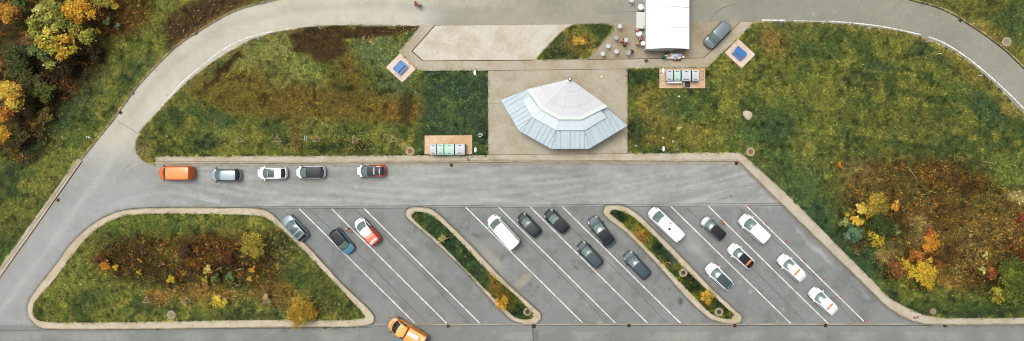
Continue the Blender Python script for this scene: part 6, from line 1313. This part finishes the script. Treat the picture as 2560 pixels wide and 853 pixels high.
def person(px, py, face, label, top='hivis', legs='navy', hair='hair_d', pose='stand', bands=True, lean=.0, h=1.76, z0=.05, arm=(.35, .5), sit=False, cap=None):
    """face = plan direction the figure looks towards"""
    v = P(px, py, 0.0); rz = math.atan2(-face[1], face[0]); root = empty('person', (v.x, v.y, z0), rz); tag(root, label, 'person')
    k = h / 1.76; dz = -.02
    def L(x, y, z):     # lean the part above the hips forward (+x)
        if z > .95: f = (z - .95); x = x + math.sin(lean) * f; z = .95 + f * math.cos(lean)
        return (x * k, y * k, (z + dz) * k)
    pelvis = L(0, 0, .96); chest = L(.0, 0, 1.28); neck0 = L(.0, 0, 1.46); neck1 = L(.02, 0, 1.54); head = L(.04, 0, 1.63); crown_ = L(.03, 0, 1.73)
    hands = {}
    def limb(sg, st):
        sh_ = L(0, sg * .17, 1.42); 
        if pose == 'reach': el = L(.22, sg * .22, 1.2); wr = L(.42, sg * .14, 1.16)
        elif pose == 'table': el = L(.10, sg * .25, 1.17); wr = L(.33, sg * .12, 1.12)
        elif pose == 'point' and sg > 0: el = L(.28, sg * .22, 1.36); wr = L(.52, sg * .22, 1.38)
        else: el = L(-.02, sg * .25, 1.14); wr = L(.10, sg * .26, .92)
        return sh_, el, wr
    body = [[(pelvis, .13), (chest, .135), (neck0, .075), (neck1, .06), (head, .095), (crown_, .075)]]
    st = .10
    for sg in (-1, 1):
        sh_, el, wr = limb(sg, st); body.append([(chest, .135), (L(0, sg * .1, 1.40), .08), (sh_, .06), (el, .045), (wr, .032)])
        d_ = (Vector(wr) - Vector(el)).normalized(); palm = Vector(wr) + d_ * .06; body.append([(wr, .032), (tuple(palm), .034)])
        s_ = d_.cross(Vector((0, 0, 1))).normalized()
        for q_, (off, ln_) in enumerate(((-.03, .055), (-.01, .07), (.01, .066), (.03, .05))):
            p1 = palm + s_ * off + d_ * .035; body.append([(tuple(palm), .034), (tuple(p1), .010), (tuple(p1 + d_ * ln_ + Vector((0, 0, -.02))), .008)])
        t1 = Vector(wr) + d_ * .03 - s_ * .035 * sg; body.append([(wr, .032), (tuple(t1), .012), (tuple(t1 + d_ * .04 - s_ * .012 * sg), .009)])
        hip = (0.0, sg * .095 * k, .90 * k); kn = ((.03 + .06 * sg) * k, sg * .11 * k, .50 * k); an = ((-.02 + .09 * sg) * k, sg * .12 * k, .09 * k); to = (an[0] + .17 * k, sg * .14 * k, .04 * k)
        body.append([(pelvis, .13), (hip, .085), (kn, .06), (an, .042), (to, .035)])
    skin_mesh('body', body, M['skin'], root)
    # clothes over the body
    jk = [[(L(0, 0, .93), .15), (L(0, 0, 1.12), .145), (chest, .155), (L(0, 0, 1.44), .095)]]
    for sg in (-1, 1):
        sh_, el, wr = limb(sg, st); jk.append([(chest, .155), (L(0, sg * .1, 1.40), .095), (sh_, .085), (el, .066), (tuple(Vector(wr) - (Vector(wr) - Vector(el)) * .12), .052)])
    skin_mesh('jacket', jk, M[top], root)
    tr = []
    for sg in (-1, 1):
        hip = (0.0, sg * .095 * k, .89 * k); kn = ((.03 + .06 * sg) * k, sg * .11 * k, .50 * k); an = ((-.02 + .09 * sg) * k, sg * .12 * k, .12 * k)
        tr.append([((0, 0, .93 * k), .14), (hip, .098), (kn, .075), (an, .062)])
    skin_mesh('trousers', tr, M[legs], root)
    for sg in (-1, 1):
        an = Vector(((-.02 + .09 * sg) * k, sg * .12 * k, .06 * k)); b = MB(); b.tube([an + Vector((-.08, 0, 0)), an + Vector((0, 0, .01)), an + Vector((.12, .005, -.005)), an + Vector((.2, .01, -.02))], [.035, .055, .05, .03], 8); b.build('shoe', M['plastic'], root, smooth=True)
    # face and hair
    hc = Vector(head) + Vector((0, 0, .02)); b = MB()
    for sg in (-1, 1): b.lathe([(.002, -.012), (.012, -.006), (.012, .006), (.002, .012)], 8, tuple(hc + Vector((.092 * k, sg * .034, .0))))
    b.build('eyes', M['plastic'], root)
    b = MB(); b.tube([hc + Vector((.09, 0, .01)), hc + Vector((.125, 0, -.03)), hc + Vector((.09, 0, -.04))], [.008, .018, .008], 6); b.build('nose', M['skin'], root, smooth=True)
    for sg in (-1, 1): b = MB(); b.tube([hc + Vector((-.01, sg * .09, .02)), hc + Vector((-.0, sg * .11, .0)), hc + Vector((0, sg * .09, -.03))], .012, 6); b.build('ear', M['skin'], root, smooth=True)
    b = MB(); c0 = hc + Vector((-.015, 0, .012))
    n1, n2 = 14, 6
    vs = [tuple(c0 + Vector((.112 * math.cos(2 * math.pi * i / n1) * math.cos(t), .104 * math.sin(2 * math.pi * i / n1) * math.cos(t), .125 * math.sin(t)))) for t in [(-.35 + (math.pi / 2 + .3) * j / n2) for j in range(n2 + 1)] for i in range(n1)]
    b.add(vs, [[j * n1 + i, j * n1 + (i + 1) % n1, (j + 1) * n1 + (i + 1) % n1, (j + 1) * n1 + i] for j in range(n2) for i in range(n1)]); b.build('cap' if cap else 'hair', M[cap or hair], root, smooth=True)
    if bands:
        for z_, r_ in ((1.05, .165), (1.24, .178)):
            b = MB(); n_ = 18; c0 = L(0, 0, z_); b.tube([(c0[0] + r_ * .92 * math.cos(2 * math.pi * i / n_), c0[1] + r_ * 1.08 * math.sin(2 * math.pi * i / n_), c0[2]) for i in range(n_ + 1)], .02, 5, cap=False); b.build('reflective_band', M['reflect'], root)
        for sg in (-1, 1): b = MB(); b.tube([L(.155, sg * .09, 1.2), L(.1, sg * .1, 1.46), L(0, sg * .1, 1.51), L(-.1, sg * .1, 1.46), L(-.155, sg * .09, 1.2)], .022, 5); b.build('shoulder_band', M['reflect'], root)
    return root
person(1040, 12.5, (1, -.2), 'person in orange work clothes on the north road, left of the pair', lean=.25, pose='reach', hair='hair_b')
person(1051, 16, (-1, -.3), 'person in orange work clothes on the north road, right of the pair', lean=.2, pose='table')
person(871, 571, (.8, .5), 'person in orange work clothes between the blue car and the red and white car', pose='point', lean=.25)
person(1804, 553.5, (-.8, .4), 'person in orange work clothes on the bay line beside the silver car', pose='table', lean=.2, hair='hair_b')
person(1553, 104, (1, -.1), 'person in orange vest at the bistro table next to the red jacket', pose='table', lean=.1)
person(1559.5, 114.5, (.1, -1), 'person in red jacket at the bistro table', top='red_j', legs='navy', hair='hair_b', pose='table', bands=False, lean=.2)
person(1580, 131, (-1, .2), 'person in black clothes beside the dull grey bistro table', top='black_j', legs='black_j', hair='hair_b', pose='table', bands=False, lean=.3)
person(1591, 78.5, (.4, 1), 'person in orange clothes north of the large white table, dark hair', pose='table', lean=.2)
person(1598.5, 100, (.3, -1), 'person in orange clothes between the two white tables', pose='reach', lean=.3)
person(1592, 111.5, (1, -.2), 'person in orange clothes west of the smaller white table', pose='table', lean=.1, hair='hair_b')
person(1664.5, 134, (.3, 1), 'person in black jacket behind the west end of the buffet table', top='black_j', legs='black_j', pose='reach', bands=False, lean=.2)
person(1655, 144, (1, -.3), 'person in teal shirt and white cap at the west end of the buffet table', top='teal_j', legs='navy', pose='reach', bands=False, lean=.5, cap='cap_w')
person(1206, 337.5, (-1, .35), 'person in white jacket with both arms raised forward on the dark turf', top='white_j', legs='white_j', pose='reach', bands=False, lean=.15, z0=.13, hair='hair_b')
